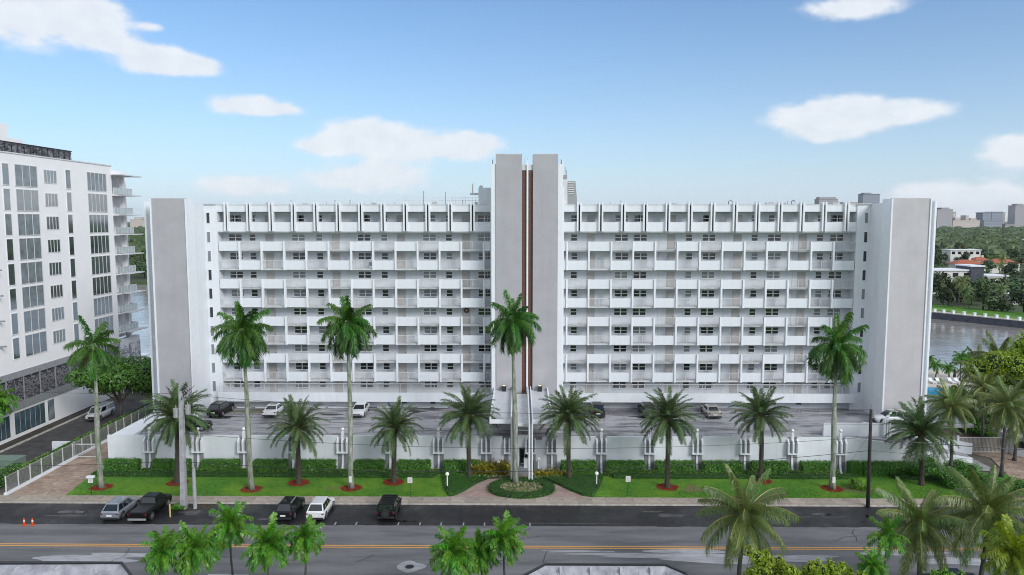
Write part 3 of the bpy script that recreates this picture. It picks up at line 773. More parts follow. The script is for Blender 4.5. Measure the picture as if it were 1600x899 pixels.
for px, py, rx, ry, s_ in [(395, 643, 3.6, .7, 3), (440, 645, 1.5, .4, 4)]:
    p = at(px, py, DZ); sm.sheet(blob(p.x, p.y, rx, ry, 0, s_, 36, .25), DZ + .006)
struct(sm.build('mossy_stain', mat('mossy_stain', (.20, .19, .11), .6, .3, 2, col2=(.12, .115, .09))))

# ------------------------------------------------------------- retaining wall
rwall = thing('retaining_wall', 'long white retaining wall below the parking deck with louvred piers', 'wall', (0, YR, 0))
def rp(mb, name, mats, **k): return mb.build(name, mats, rwall, w=True, **k)
pierpx = [234.5, 310, 381.4, 458.5, 535.8, 610, 685.5, 760, 796, 829, 862.5, 939.5, 1014.6, 1089, 1163.5, 1237.6, 1312.7]
pierx = [atY(p, 705, YR).x for p in pierpx]
ex0, ex1 = atY(803, 705, YR).x, atY(829, 705, YR).x
full = [p for p in pierx if not (pierx[7] < p < pierx[10])]
segs = [-49.2] + full[:8] + [ex0 - .75]
def wallseg(a, b, ga, gb):
    z0 = -.05
    rp(MB().box(a, b, YR + .02, YR + .35, z0, 3.9), 'wall_core', 'white')
    for k, (za, zb) in enumerate(((0, 1.55), (1.565, 2.95), (2.965, 3.9))):
        rp(MB().box(a + .72 * ga, b - .72 * gb, YR - .0, YR + .02, za, zb), 'wall_panel', 'white')
    rp(MB().box(a + .62 * ga, b - .62 * gb, YR, YR + .28, 3.9, 4.35), 'parapet', 'white')
for i, (a, b) in enumerate(zip(segs, segs[1:])): wallseg(a, b, 0 if i == 0 else 1, 1)
segs = [ex1 + .75] + full[8:] + [XDR + 1.0]
for i, (a, b) in enumerate(zip(segs, segs[1:])): wallseg(a, b, 1, 1 if i < len(segs) - 2 else 0)
fm = MB()
def finprof(x, w, y_out, z0, z1, lean):
    fm._add([(x - w, -y_out, z0), (x + w, -y_out, z0), (x + w, 0, z0), (x - w, 0, z0), (x - w, -y_out, z1), (x + w, -y_out, z1), (x + w, 0, z1 + lean), (x - w, 0, z1 + lean)],
            [(0, 3, 2, 1), (4, 5, 6, 7), (0, 1, 5, 4), (1, 2, 6, 5), (2, 3, 7, 6), (3, 0, 4, 7)])
for x_ in (-.55, 0, .55): finprof(x_, .085, .5, 2.5, 3.75, .45)
fm.box(-.66, .66, -.55, .0, 2.38, 2.5)
me_fin = meshof(fm, 'pier_fins', 'trim')
me_slot = meshof(MB().box(-.46, -.1, -.03, .0, 2.5, 4.0).box(.1, .46, -.03, 0, 2.5, 4.0), 'pier_slot', 'metal')
lv = MB(); 
for i in range(12): lv.box(-.22, .22, -.05, -.0, .15 + i * .17, .26 + i * .17)
me_lv = meshof(lv, 'louvre_vent', mat('louvre_grey', (.26, .27, .29), .6, .1, 2)); me_lvb = meshof(MB().box(-.25, .25, -.015, .0, .1, 2.25), 'vent_recess', 'metal')
bt = MB(); pr = [(0, 2.38, .10), (0, 1.6, .14), (0, 1.0, .25), (0, .5, .45), (0, .12, .75)]
for a, b in zip(pr, pr[1:]):
    bt._add([(-.11, -a[2], a[1]), (.11, -a[2], a[1]), (.11, 0, a[1]), (-.11, 0, a[1]), (-.11, -b[2], b[1]), (.11, -b[2], b[1]), (.11, 0, b[1]), (-.11, 0, b[1])],
            [(4, 5, 1, 0), (5, 6, 2, 1), (7, 4, 0, 3)])
me_bt = meshof(bt, 'buttress', 'trim')
me_post = meshof(MB().box(-.15, .15, -.1, .2, 3.9, 4.85).box(-.06, .06, -.0, .12, 4.85, 4.98), 'lamp_post', 'trim')
me_globe = meshof(MB().ball((0, .06, 5.15), .2, 12, 8), 'globe', 'globe', True)
for i, x_ in enumerate(pierx):
    l = Vector((x_, 0, 0)); entry = i in (8, 9)
    imesh('pier_fins', me_fin, rwall, l); imesh('pier_slot', me_slot, rwall, l)
    if not entry or True:
        for s_ in (-.36, .36):
            if entry and ((i == 8 and s_ > 0) or (i == 9 and s_ < 0)): continue
            v_ = imesh('vent_recess', me_lvb, rwall, l + Vector((s_, 0, 0))); imesh('louvre_vent', me_lv, v_)
    if not entry:
        imesh('buttress', me_bt, rwall, l)
        p_ = imesh('lamp_post', me_post, rwall, l); imesh('globe', me_globe, p_)
# the wall's right end steps down along the ramp
a = XDR + 1.0
pr = [(a, 4.3), (at(1384, 740).x * 85.3 / at(1384, 740).y, 3.75), (atY(1439, 704, YR).x, atY(1439, 704, YR).z), (atY(1520, 715, YR).x, atY(1520, 715, YR).z - .1)]
mw = MB()
for (xa, za), (xb, zb) in zip(pr, pr[1:]):
    mw._add([(xa, YR, -.1), (xb, YR, -.1), (xb, YR, zb), (xa, YR, za), (xa, YR + .3, -.1), (xb, YR + .3, -.1), (xb, YR + .3, zb), (xa, YR + .3, za)],
            [(0, 1, 2, 3), (5, 4, 7, 6), (3, 2, 6, 7), (4, 0, 3, 7), (1, 5, 6, 2)])
rp(mw, 'ramp_wall', 'white')
struct(MB()._add([(43.2, 86, DZ), (57, 86, .1), (57, 92.5, .1), (43.2, 92.5, DZ), (43.2, 86, 0), (43.2, 92.5, 0)], [(0, 1, 2, 3), (0, 4, 1), (3, 2, 5)]).build('ramp', 'deck'))
uw = thing('ramp_upper_wall', 'short white wall standing on the deck at its right end in front of a white SUV', 'wall', (40, 87.5, DZ))
zt = atY(1330, 663, 87.5).z
MB().box(atY(1287, 670, 87.5).x, atY(1384, 670, 87.5).x, 87.5, 87.8, DZ - .3, zt).build('wall_body', 'white', uw, w=True)
MB().box(atY(1287, 670, 87.5).x - .03, atY(1384, 670, 87.5).x + .03, 87.45, 87.85, zt, zt + .08).build('coping', 'slab', uw, w=True)
for px in (1381, 1385, 1389): MB().box(atY(px, 670, 87.3).x - .08, atY(px, 670, 87.3).x + .08, 87.0, 87.5, DZ, zt + .7).build('fin', 'trim', uw, w=True)
bw = thing('ramp_back_wall', 'white wall falling away along the back of the ramp beside the right wing', 'wall', (50, 92.6, 0))
MB()._add([(44, 92.6, 0), (58, 92.6, 0), (58, 92.6, 1.4), (44, 92.6, 4.15), (44, 92.9, 0), (58, 92.9, 0), (58, 92.9, 1.4), (44, 92.9, 4.15)],
          [(0, 1, 2, 3), (5, 4, 7, 6), (3, 2, 6, 7), (4, 0, 3, 7), (1, 5, 6, 2)]).build('wall_body', 'white', bw, w=True)

# ------------------------------------------------------------- entrance pavilion
ent = thing('entrance_canopy', 'white flat-roofed entrance canopy with two ribbed frames in front of the tower', 'canopy', (0, 88, 0))
def ep(mb, name, mats, par=ent, **k): return mb.build(name, mats, par, w=True, **k)
CZ = 7.2
cy0 = at(800, 657, CZ).y
X = lambda px, Y, row=650: atY(px, row, Y).x
xl, xa0, xa1, xb0, xb1, xr = X(765, cy0), X(798, cy0), X(806, cy0), X(826, cy0), X(833, cy0), X(864, cy0)
ep(MB().box(xl, xa0, cy0, YT + 1, CZ - .35, CZ), 'canopy_roof', 'canopyr'); ep(MB().box(xb1, xr, cy0, YT + 1, CZ - .35, CZ), 'canopy_roof', 'canopyr')
ep(MB().box(xa1, xb0, cy0 + .3, YT + 1, CZ - .8, CZ - .45), 'middle_roof', 'slab')
for a, b in ((xl, xl + .16), (xr - .16, xr)): ep(MB().box(a - .01, b + .01, cy0 - .02, YT, CZ - .4, CZ + .32), 'roof_kerb', 'trim')
ep(MB().box(xl + .16, xa0, cy0 - .03, cy0 + .12, CZ - .38, CZ + .10), 'fascia', 'trim'); ep(MB().box(xb1, xr - .16, cy0 - .03, cy0 + .12, CZ - .38, CZ + .10), 'fascia', 'trim')
yf = cy0 - .5
for (a, b) in ((xa0, xa1), (xb0, xb1)):
    w_ = (b - a)
    for q in (a + .07, b - .07 - .01):
        ep(MB().box(q - .07, q + .07, yf, YT, CZ - .5, CZ + .5), 'rib_beam', 'trim')
        ep(MB().box(q - .07, q + .07, yf, yf + .7, 0, CZ - .5), 'rib_column', 'trim')
    ep(MB().box(a + .14, b - .15, yf + .25, YT, CZ - .3, CZ + .1), 'rib_channel', 'metal')
    ep(MB().box(a + .14, b - .15, yf + .3, yf + .5, 0, CZ - .3), 'rib_inset', 'slab')
for px in (787.5, 843.5):
    x_ = atY(px, 605, YT - .6).x
    f_ = ep(MB().box(x_ - .28, x_ + .28, YT - 1.0, YT - .2, CZ + .02, CZ + .7), 'floodlight', 'dark')
    ep(MB().box(x_ - .2, x_ + .2, YT - .75, YT - .3, CZ + .7, CZ + .72), 'lens', emis('flood_lens', (1, .85, .55), .5), f_)
    ll = bpy.data.lights.new('flood_glow', 'SPOT'); lo = bpy.data.objects.new('flood_glow', ll); COL.objects.link(lo)
    lo.location = (x_, YT - 1.2, CZ + .8); lo.rotation_euler = Vector((0, -1.1, -3.2)).to_track_quat('Z', 'Y').to_euler()
    ll.energy = 35; ll.color = (1, .82, .5); ll.spot_size = R(100); ll.spot_blend = 1; ll.shadow_soft_size = .2
# back wall of the deck behind the entry, shaded
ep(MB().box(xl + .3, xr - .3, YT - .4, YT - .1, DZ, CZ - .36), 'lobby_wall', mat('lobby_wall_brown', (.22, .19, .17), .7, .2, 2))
# entry front: spandrel, rail, glass door, steps
e0, e1 = xa1 + .02, xb0 - .02
zr = lambda row, Y=YR: atY(812, row, Y).z
ep(MB().box(e0, e1, YR + .1, YR + .35, zr(700), zr(683)), 'spandrel', 'trim')
ep(MB().box(e0, e1, YR + .1, YR + .2, zr(674), zr(672)), 'guard_rail', 'trim')
ep(MB().box(e0, e1, YR + .12, YR + .16, zr(683), zr(680)), 'guard_rail', 'trim')
ep(MB().box(e0, e1, YR + .9, YR + 1.0, 0, zr(700)), 'entry_glass', 'glass')
ep(MB().box(e0 - .1, e0 + .35, YR + .2, YR + .9, 0, zr(700)), 'entry_side_wall', 'white')
dm = MB(); 
for q in (e0 + .38, e0 + 1.0, e1 - .06): dm.box(q, q + .07, YR + .82, YR + .9, .7, zr(701))
dm.box(e0 + .38, e1, YR + .82, YR + .9, zr(702.5), zr(701)); dm.box(e0 + .38, e1, YR + .83, YR + .9, .7, .85)
ep(dm, 'door_frame', 'trim')
for i in range(4): ep(MB().box(e0, e1, YR - 1.3 + i * .38, YR + .9, .0, .16 * (i + 1) + .1), 'step', 'metal')
ep(MB().box(e1 - .5, e1 - .05, YR - .2, YR + .3, .6, 1.7), 'intercom_box', 'trim')
ep(MB().box(ex0 - .75, e0 + .0, YR, YR + .3, 0, 3.9), 'flank_wall', 'white'); ep(MB().box(e1 - .0, ex1 + .75, YR, YR + .3, 0, 3.9), 'flank_wall', 'white')
gl = atY(812.5, 661, 88)
lp = thing('deck_lamp', 'round white globe lamp on a thin pole under the entrance canopy', 'lamp', (gl.x, 88, DZ))
MB().tube([(0, 0, 0), (0, 0, gl.z - DZ - .2)], .05, 8).build('pole', 'trim', lp); MB().ball((0, 0, gl.z - DZ), .26, 12, 8).build('globe', emis('lit_globe', (1, .93, .8), .6), lp, smooth=True)
# handrail and utility cabinets by the steps
hx = at(848, 735)
hr = MB()
for i in range(14): hr.box(i * .13, i * .13 + .02, -.01, .01, .05, 1.0)
hr.box(0, 1.75, -.02, .02, 1.0, 1.05); hr.box(0, 1.75, -.02, .02, .02, .06)
tag(hr.build('entry_railing', 'rail'), 'small white metal railing right of the entrance steps', 'railing').location = (atY(851, 730, 84.6).x, 84.6, .1)
tag(MB().box(-.3, .3, -.2, .2, 0, 1.35).build('meter_cabinet', 'metal', bevel=.03), 'grey metal meter cabinet right of the entrance steps', 'cabinet').location = (atY(838, 725, 84.8).x, 84.8, .1)

# ------------------------------------------------------------- palms
def frond(L_, e0, e1, nl, ll, aw, drop, w, seed, plume=0.0, start=.12, bow=1.0, stem=.045, tipthin=.35, ring=0):
    """A pinnate leaf along +X: e0/e1 elevation of the stem at base and tip, nl leaflets a side."""
    r_ = random.Random(seed); mb = MB(); n = 14; P = [Vector((0, 0, 0))]; T = []
    sidew = r_.uniform(-.12, .12)
    for i in range(n):
        t = (i + .5) / n; e = e0 + (e1 - e0) * (t ** bow)
        d = Vector((math.cos(e) * math.cos(sidew * t), math.cos(e) * math.sin(sidew * t), math.sin(e))); T.append(d); P.append(P[-1] + d * (L_ / n))
    mb.tube(P, [stem * (1 - .8 * i / n) for i in range(n + 1)], 4, 1, cap=False)
    def pos(t):
        q = min(t * n, n - 1e-4); i = int(q); return P[i].lerp(P[i + 1], q - i), T[i]
    for s_ in (-1, 1):
        for k in range(nl):
            t = start + (1 - start) * (k + r_.uniform(-.3, .3) + .5) / nl; t = min(t, .995)
            p, d = pos(t)
            side = Vector((-math.sin(sidew), math.cos(sidew), 0)) * s_
            up = d.cross(side) * s_; up = up if up.z > 0 else -up
            prof = (.45 + .55 * math.sin(math.pi * min(1, (t - start) / (1 - start) * 1.05 + .12))) if t < .75 else (1 - (t - .75) / .25 * (1 - tipthin)) * .9
            l = ll * prof * r_.uniform(.8, 1.1)
            tilt = r_.uniform(-1, 1) * plume
            a = aw + r_.uniform(-.12, .12) + (t * .35)
            dr_ = side * math.cos(a) + d * math.sin(a) + up * (math.sin(tilt) + .12)
            dr_.normalize()
            dn = Vector((0, 0, -1))
            q1 = p + dr_ * l * .45 + dn * l * drop * .22
            q2 = p + dr_ * l * .85 + dn * l * drop * .85
            wv = d * (w / 2)
            base = len(mb.v)
            mb.v += [tuple(p - wv), tuple(p + wv), tuple(q1 + wv * 1.15), tuple(q1 - wv * 1.15), tuple(q2)]
            mb.f += [(base, base + 1, base + 2, base + 3), (base + 3, base + 2, base + 4)]; mb.m += [0, 0]
    return mb
def mk(kind, mats, specs): return [meshof(frond(*a, **k), 'frond', mats) for a, k in specs]
D = math.radians
stemroyal = mat('royal_stem', (.14, .24, .05), .5, .2, 2); stemdate = mat('date_stem', (.20, .17, .06), .6, .2, 2); stemcoco = mat('coconut_stem', (.30, .27, .06), .45, .2, 2)
MT.update(sr=stemroyal, sd=stemdate, sc=stemcoco)
ROY = [mk('r', ['royal', 'sr'], [((3.7, D(e0), D(e1), 96, .95, .45, .85, .085, 10 + j * 3 + i), dict(plume=.9, bow=.8, tipthin=.6)) for j in range(2)]) for i, (e0, e1) in enumerate(
    [(84, 60), (72, 15), (58, -30), (42, -62), (22, -80), (0, -88), (-28, -92), (-52, -95)])]
DAT = [mk('d', ['date', 'sd'], [((3.5, D(e0), D(e1), 92, .72, .60, .30, .045, 40 + j * 3 + i), dict(plume=.35, bow=1.3, tipthin=.5)) for j in range(2)]) for i, (e0, e1) in enumerate(
    [(84, 55), (70, 20), (56, -8), (42, -32), (26, -52), (8, -68), (-12, -78), (-34, -84)])]
COC = [mk('c', ['coco', 'sc'], [((4.7, D(e0), D(e1), 104, 1.15, .5, 1.15, .052, 70 + j * 3 + i), dict(plume=.25, bow=1.1, tipthin=.4, stem=.07)) for j in range(2)]) for i, (e0, e1) in enumerate(
    [(80, 45), (65, 12), (48, -18), (30, -42), (12, -60), (-8, -72), (-30, -84), (-50, -90)])]
BUS = [mk('b', ['bushp', 'sr'], [((1.75, D(e0), D(e1), 44, .55, .5, .55, .07, 100 + j * 3 + i), dict(plume=.8, bow=.8, tipthin=.6, stem=.03)) for j in range(2)]) for i, (e0, e1) in enumerate(
    [(84, 50), (68, 8), (50, -35), (30, -60), (8, -78), (-20, -88)])]
LIM = [[None, None] for _ in BUS]
for i, pr_ in enumerate(BUS):
    for j, me in enumerate(pr_):
        c = me.copy(); c.materials.clear(); c.materials.append(MT['limep']); c.materials.append(stemcoco); LIM[i][j] = c
DEAD = [meshof(frond(2.6, D(-40), D(-98), 34, .6, .5, 1.2, .08, 130 + i, plume=.6), 'dead_frond', 'deadf') for i in range(2)]
def palm(name, cat, x, y, z0, h, kind, tiers, label, group, scale=1.0, r0=.3, r1=.16, lean=(0, 0), tmat='rtrunk', shaft=0, dead=0, seed=1, nuts=False, curve=0.0, missing=0.0, flat=1.0):
    r_ = random.Random(seed)
    t = thing(name, label, cat, (x, y, z0), 0, group)
    n = 12; pts = []; rad = []
    for i in range(n + 1):
        f_ = i / n
        pts.append((lean[0] * (f_ ** (1 + curve)) + .05 * math.sin(f_ * 7 + seed), lean[1] * f_ + .04 * math.sin(f_ * 5 + seed * 2), h * f_))
        rr_ = r0 + (r1 - r0) * f_
        if tmat == 'rtrunk': rr_ += .07 * math.exp(-((f_ - .45) / .22) ** 2) + .14 * math.exp(-(f_ / .05) ** 1)
        if tmat == 'dtrunk': rr_ += .16 * math.exp(-((f_ - .03) / .06) ** 2) + .03 * (i % 2) + (.10 if f_ > .9 else 0)
        if tmat == 'ctrunk': rr_ += .10 * math.exp(-(f_ / .06) ** 1)
        rad.append(rr_)
    if tmat == 'dtrunk':   # rows of cut frond bases
        mb = MB().tube(pts, rad, 10)
        for i in range(int(h * 5)):
            zz = .3 + i * .2
            if zz > h: break
            for k in range(6):
                a = k * math.pi / 3 + i * .52; f_ = zz / h; rr_ = r0 + (r1 - r0) * f_
                cx, cy = lean[0] * f_, lean[1] * f_
                c = Vector((cx + math.cos(a) * rr_, cy + math.sin(a) * rr_, zz))
                o_ = Vector((math.cos(a), math.sin(a), .8)).normalized() * .11; s_ = Vector((-math.sin(a), math.cos(a), 0)) * .09
                mb._add([c - s_, c + s_, c + s_ * .6 + o_, c - s_ * .6 + o_, c + Vector((0, 0, .14))], [(0, 1, 2, 3), (3, 2, 4), (0, 3, 4), (1, 4, 2)])
        mb.build('trunk', tmat, t)
    else:
        MB().tube(pts, rad, 12).build('trunk', tmat, t, smooth=True)
    top = Vector(pts[-1])
    if shaft:
        MB().tube([top - Vector((0, 0, .1)), top + Vector((0, 0, shaft * .35)), top + Vector((0, 0, shaft))], [r1 * 1.25, r1 * 1.35, r1 * .7], 10).build('crownshaft', 'shaft', t, smooth=True)
        top = top + Vector((0, 0, shaft * .85))
    g = r_.uniform(0, 6.28)
    for ti, cnt in enumerate(tiers):
        for k in range(cnt):
            if r_.random() < missing: continue
            g += 2.39996 + r_.uniform(-.25, .25)
            me = kind[ti][r_.randint(0, 1)]
            s_ = scale * r_.uniform(.86, 1.1)
            imesh('frond', me, t, top + Vector((math.cos(g) * r1 * .5, math.sin(g) * r1 * .5, -ti * .045)), (r_.uniform(-.25, .25), r_.uniform(-.10, .10), g), (s_, s_, s_ * flat))
    for k in range(dead):
        g += 2.0; imesh('dead_frond', DEAD[k % 2], t, top + Vector((0, 0, -.25)), (r_.uniform(-.2, .2), 0, g), (scale * .9,) * 3)
    if nuts:
        mb = MB()
        for k in range(9):
            a = k * 2.4; mb.ball((top.x + .32 * math.cos(a), top.y + .32 * math.sin(a), top.z - .28 - .08 * (k % 3)), .15, 8, 5)
        mb.build('fruit_cluster', 'nut', t, smooth=True)
    return t
def mulch_ring(x, y, r, seed):
    r_ = random.Random(seed); mb = MB(); n = 26
    rim_ = [(r * (1 + r_.uniform(-.08, .08)) * math.cos(6.283 * i / n), r * .92 * (1 + r_.uniform(-.08, .08)) * math.sin(6.283 * i / n)) for i in range(n)]
    mb.sheet(rim_, .125)
    for i in range(220):
        a = r_.uniform(0, 6.28); q = r * 1.06 * math.sqrt(r_.random()); c = Vector((q * math.cos(a), q * math.sin(a) * .92, .13 + r_.uniform(0, .05)))
        u = Vector((r_.uniform(-1, 1), r_.uniform(-1, 1), r_.uniform(-.3, .3))).normalized() * .09; v = Vector((-u.y, u.x, .03)).normalized() * .04
        mb.quad(c - u - v, c + u - v, c + u + v, c - u + v)
    return mb.build('mulch_ring', 'mulch')
def zof(px, py, Y): return atY(px, py, Y).z
# royal palms: base pixel, height of trunk top
royals = [(158, 762, (146, 556), 'leftmost royal palm, thin and pale, at the corner of the lawn by the driveway gate', 1.0, 2, .2),
          (393, 765, (380, 532), 'royal palm with a full hanging crown rising from the lawn before the left galleries', 1.08, 1, 0),
          (549, 763, (544, 520), 'royal palm second to the right of the utility pole, its crown reaching the middle galleries', 1.0, 1, 0),
          (806, 757, (802, 516), 'royal palm standing in the round hedged island before the entrance', 1.0, 1, 0),
          (1300, 764, (1307, 556), 'royal palm right of the entrance with ragged brown-tipped fronds and dead leaves', 1.12, 7, .15)]
for i, (bx, by, (tx_, ty_), lab, sc_, dead, ms) in enumerate(royals):
    b = at(bx, by, .1); tp = atY(tx_, ty_, b.y)
    p = palm('royal_palm', 'palm tree', b.x, b.y, .1, tp.z - .1, ROY, [2, 3, 4, 5, 6, 7, 6, 4] if i not in (0,) else [1, 2, 3, 4, 4, 3, 2, 0], lab, 'royal palms on the front lawn',
         sc_ * .92, .27, .15, (tp.x - b.x, 0), 'rtrunk', 1.3, dead, 21 + i, missing=ms)
    if i != 3: tag(mulch_ring(0, 0, 1.15, i), 'ring of red mulch round the foot of the ' + ['leftmost royal palm', 'royal palm nearest the utility pole', 'royal palm left of the notice sign', '', 'royal palm nearest the dark wooden pole'][i], 'mulch ring', 'red mulch rings').location = (b.x, b.y, 0)
    if i in (2, 4):
        tag(MB().box(-.17, .17, -.37, -.33, .9, 1.6).build('trunk_notice', 'plate'), 'small white notice fixed low on the trunk of the ' + ('middle left' if i == 2 else 'far right') + ' royal palm', 'sign').location = (b.x, b.y - .05, 0)
dates = [(277, 755, (277, 652), 'date palm behind the concrete utility pole with broad grey-green fronds', 1.08), (467, 755, (465, 668), 'date palm before the wall between the first and second parked white sedans', .93),
         (615, 754, (617, 668), 'date palm just left of the small notice sign, fronds hanging low', .88), (733, 748, (732, 650), 'date palm left of the entrance, full dark crown over yellow crotons', 1.0),
         (889, 750, (888, 652), 'date palm directly right of the entrance canopy', 1.03), (1043, 762, (1044, 655), 'date palm with a thick dark trunk and red mulch left of the beige sedan', 1.0),
         (1189, 752, (1190, 650), 'date palm half hidden behind the big coconut palm beside the street', .95), (1440, 758, (1440, 678), 'date palm at the right end of the lawn before the sloping wall', 1.1)]
for i, (bx, by, (tx_, ty_), lab, sc_) in enumerate(dates):
    b = at(bx, by, .1); tp = atY(tx_, ty_, b.y)
    palm('date_palm', 'palm tree', b.x, b.y, .1, tp.z - .1, DAT, [5, 8, 10, 11, 11, 9, 6, 3], lab, 'date palms along the wall', sc_ * 1.08, .22, .20, (tp.x - b.x, 0), 'dtrunk', 0, 0, 61 + i)
    if i in (0, 1, 2, 5, 6): tag(mulch_ring(0, 0, 1.2, 20 + i), 'ring of red mulch under the ' + {0: 'date palm behind the utility pole', 1: 'date palm right of the second royal palm', 2: 'date palm beside the notice sign', 5: 'dark-trunked date palm right of the entrance', 6: 'date palm behind the big coconut palm'}[i], 'mulch ring', 'red mulch rings').location = (b.x, b.y, 0)
# coconut palms near the street and by the side drive: crown centre pixel and distance
cocos = [(1163, 803, 55, 1.00, 'large coconut palm with pale spreading fronds standing alone before the street, right of centre'),
         (1437, 815, 56, .92, 'coconut palm in the right foreground, second from the right edge'),
         (1545, 800, 55, .98, 'coconut palm at the right edge of the foreground with broad drooping fronds'),
         (1488, 632, 84, .72, 'coconut palm just right of the wing, behind the right hedge'),
         (1537, 606, 96, .75, 'coconut palm in the clump behind the slatted gate, left of the tallest'),
         (1573, 632, 84, .80, 'coconut palm with dark trunk beside the side driveway'),
         (1560, 560, 106, 1.0, 'tallest coconut palm in the clump at the right edge by the water'),
         (1598, 610, 98, .9, 'coconut palm cut by the right edge of the photo'), (1512, 640, 104, .9, 'coconut palm low behind the slatted gate'), (1530, 575, 112, .85, 'coconut palm left in the clump, reaching over the water'), (1590, 655, 90, .85, 'coconut palm over the gatehouse roof')]
for i, (px, py, Y_, sc_, lab) in enumerate(cocos):
    c = atY(px, py, Y_); r_ = random.Random(i)
    lx = r_.uniform(-.5, .5)
    palm('coconut_palm', 'palm tree', c.x - lx, Y_, .05, c.z - .05, COC, [3, 4, 5, 5, 5, 5, 4, 2], lab, 'coconut palms at the right side', sc_ * .88, .20, .13, (lx, 0), 'ctrunk', 0, 0, 90 + i, nuts=i < 3)
# low bushy palms in the foreground
bush = [(255, 868, 51.5, 1.0, 'bushy green palm at the left of the foreground clump'), (305, 862, 52, 1.15, 'bushy green palm with a yellow spear in the foreground clump, beside a slim palm'),
        (360, 822, 55, 1.0, 'slim bushy palm standing highest in the left foreground'), (418, 856, 52, 1.15, 'bushy palm right of the slim palm in the left foreground'),
        (476, 846, 53, .92, 'rightmost bushy palm of the left foreground group'), (710, 866, 51.5, 1.15, 'leftmost bushy palm of the centre foreground clump'), (752, 864, 53, .95, 'middle bushy palm of the centre foreground clump'),
        (788, 846, 52.5, 1.05, 'tallest bushy palm of the centre foreground clump'), (1386, 842, 53, .95, 'small bushy palm between the coconut palms in the right foreground'), (1362, 890, 51, .7, 'very small palm at the bottom edge in the right foreground')]
for i, (px, py, Y_, sc_, lab) in enumerate(bush):
    c = atY(px, py, Y_)
    palm('bushy_palm', 'palm tree', c.x, Y_, .05, c.z - .1, BUS, [3, 5, 7, 8, 8, 6] if i not in (8,) else [2, 3, 4, 4, 4, 0], lab, 'bushy palms before the street', sc_, .10, .07, (0, 0), 'ctrunk', .45, 0, 130 + i, flat=1.0)
for i, (px, py, Y_, sc_, lab) in enumerate([(1583, 870, 50, 1.35, 'yellow-green feathery palm in the bottom right corner')]):
    c = atY(px, py, Y_); palm('lime_palm', 'palm tree', c.x, Y_, .05, c.z, LIM, [3, 6, 8, 9, 8, 5], lab, None, sc_, .1, .08, (0, 0), 'ctrunk', .3, 0, 150)
c = atY(2, 630, 92); palm('bushy_palm', 'palm tree', c.x - 1.2, 92, .05, c.z, BUS, [3, 5, 7, 8, 8, 6], 'dark palm cut by the left edge before the metal screens', None, 1.6, .12, .1, (0, 0), 'ctrunk', .4, 0, 151)
# slim palms by the pool
for i, (px, py, sc_) in enumerate([(1449, 562, .8), (1463, 572, .75), (1483, 577, .75), (1502, 560, .9), (1516, 565, .75), (1521, 560, .8)]):
    Y_ = 132; c = atY(px, py, Y_)
    palm('pool_palm', 'palm tree', c.x, Y_, 1.0, c.z - 1.0, BUS, [1, 3, 5, 5, 4, 2], ['slim palm against the water hard by the wing edge', 'short slim palm second from the wing against the water', 'slim palm standing alone left of the closed umbrella', 'tallest slim palm right of the closed umbrella',
         'slim palm right of the tallest poolside palm', 'rightmost slim poolside palm before the green clump'][i], 'slim palms beside the pool', sc_ * 1.1, .12, .09, (0, 0), 'ctrunk', .3, 0, 160 + i)

# ------------------------------------------------------------- hedges, beds and broad-leaved trees
def leaves_on(mb, pts_fn, n, size, r_, mi=1, up=.4):
    for _ in range(n):
        p, nrm = pts_fn()
        d = (nrm + Vector((r_.uniform(-.9, .9), r_.uniform(-.9, .9), r_.uniform(-.5, .9) + up * .3))).normalized()
        u = d.cross(Vector((r_.uniform(-1, 1), r_.uniform(-1, 1), r_.uniform(-1, 1)))).normalized(); v = d.cross(u)
        s_ = size * r_.uniform(.6, 1.25); p = p + nrm * r_.uniform(-.05, .09)
        b = len(mb.v)
        mb.v += [tuple(p - u * s_), tuple(p + v * s_ * .45), tuple(p + u * s_), tuple(p - v * s_ * .45)]
        mb.f.append((b, b + 1, b + 2, b + 3)); mb.m.append(mi)
def hedge_box(w, d, h, n, size, seed, leafm, rag=.05):
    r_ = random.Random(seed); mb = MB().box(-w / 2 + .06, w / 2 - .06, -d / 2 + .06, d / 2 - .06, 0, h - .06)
    A = [w * d, w * h, w * h * .4, d * h, d * h]; tot = sum(A)
    def f():
        q = r_.uniform(0, tot)
        bump = rag * math.sin(3 * q * 7)
        if q < A[0]: return Vector((r_.uniform(-w / 2, w / 2), r_.uniform(-d / 2, d / 2), h + r_.uniform(-rag, rag))), Vector((0, 0, 1))
        q -= A[0]
        if q < A[1]: return Vector((r_.uniform(-w / 2, w / 2), -d / 2 + r_.uniform(-rag, rag), r_.uniform(0, h))), Vector((0, -1, 0))
        q -= A[1]
        if q < A[2]: return Vector((r_.uniform(-w / 2, w / 2), d / 2, r_.uniform(h * .5, h))), Vector((0, 1, 0))
        q -= A[2]
        s_ = -1 if q < A[3] else 1
        return Vector((s_ * w / 2 + r_.uniform(-rag, rag), r_.uniform(-d / 2, d / 2), r_.uniform(0, h))), Vector((s_, 0, 0))
    leaves_on(mb, f, n, size, r_)
    return meshof(mb, 'hedge', ['core', leafm])
hb = [hedge_box(4.0, 1.0, 1.55, 1700, .13, 5 + i, 'hedge', .10) for i in range(3)]
gaps = [(166, 218), (241, 269), (272, 298), (317, 374), (398, 449), (470, 524), (555, 600), (622, 672), (695, 750), (877, 930), (949, 1006), (1025, 1083), (1098, 1157), (1173, 1230), (1251, 1300), (1325, 1343), (1347, 1384), (1386, 1430)]
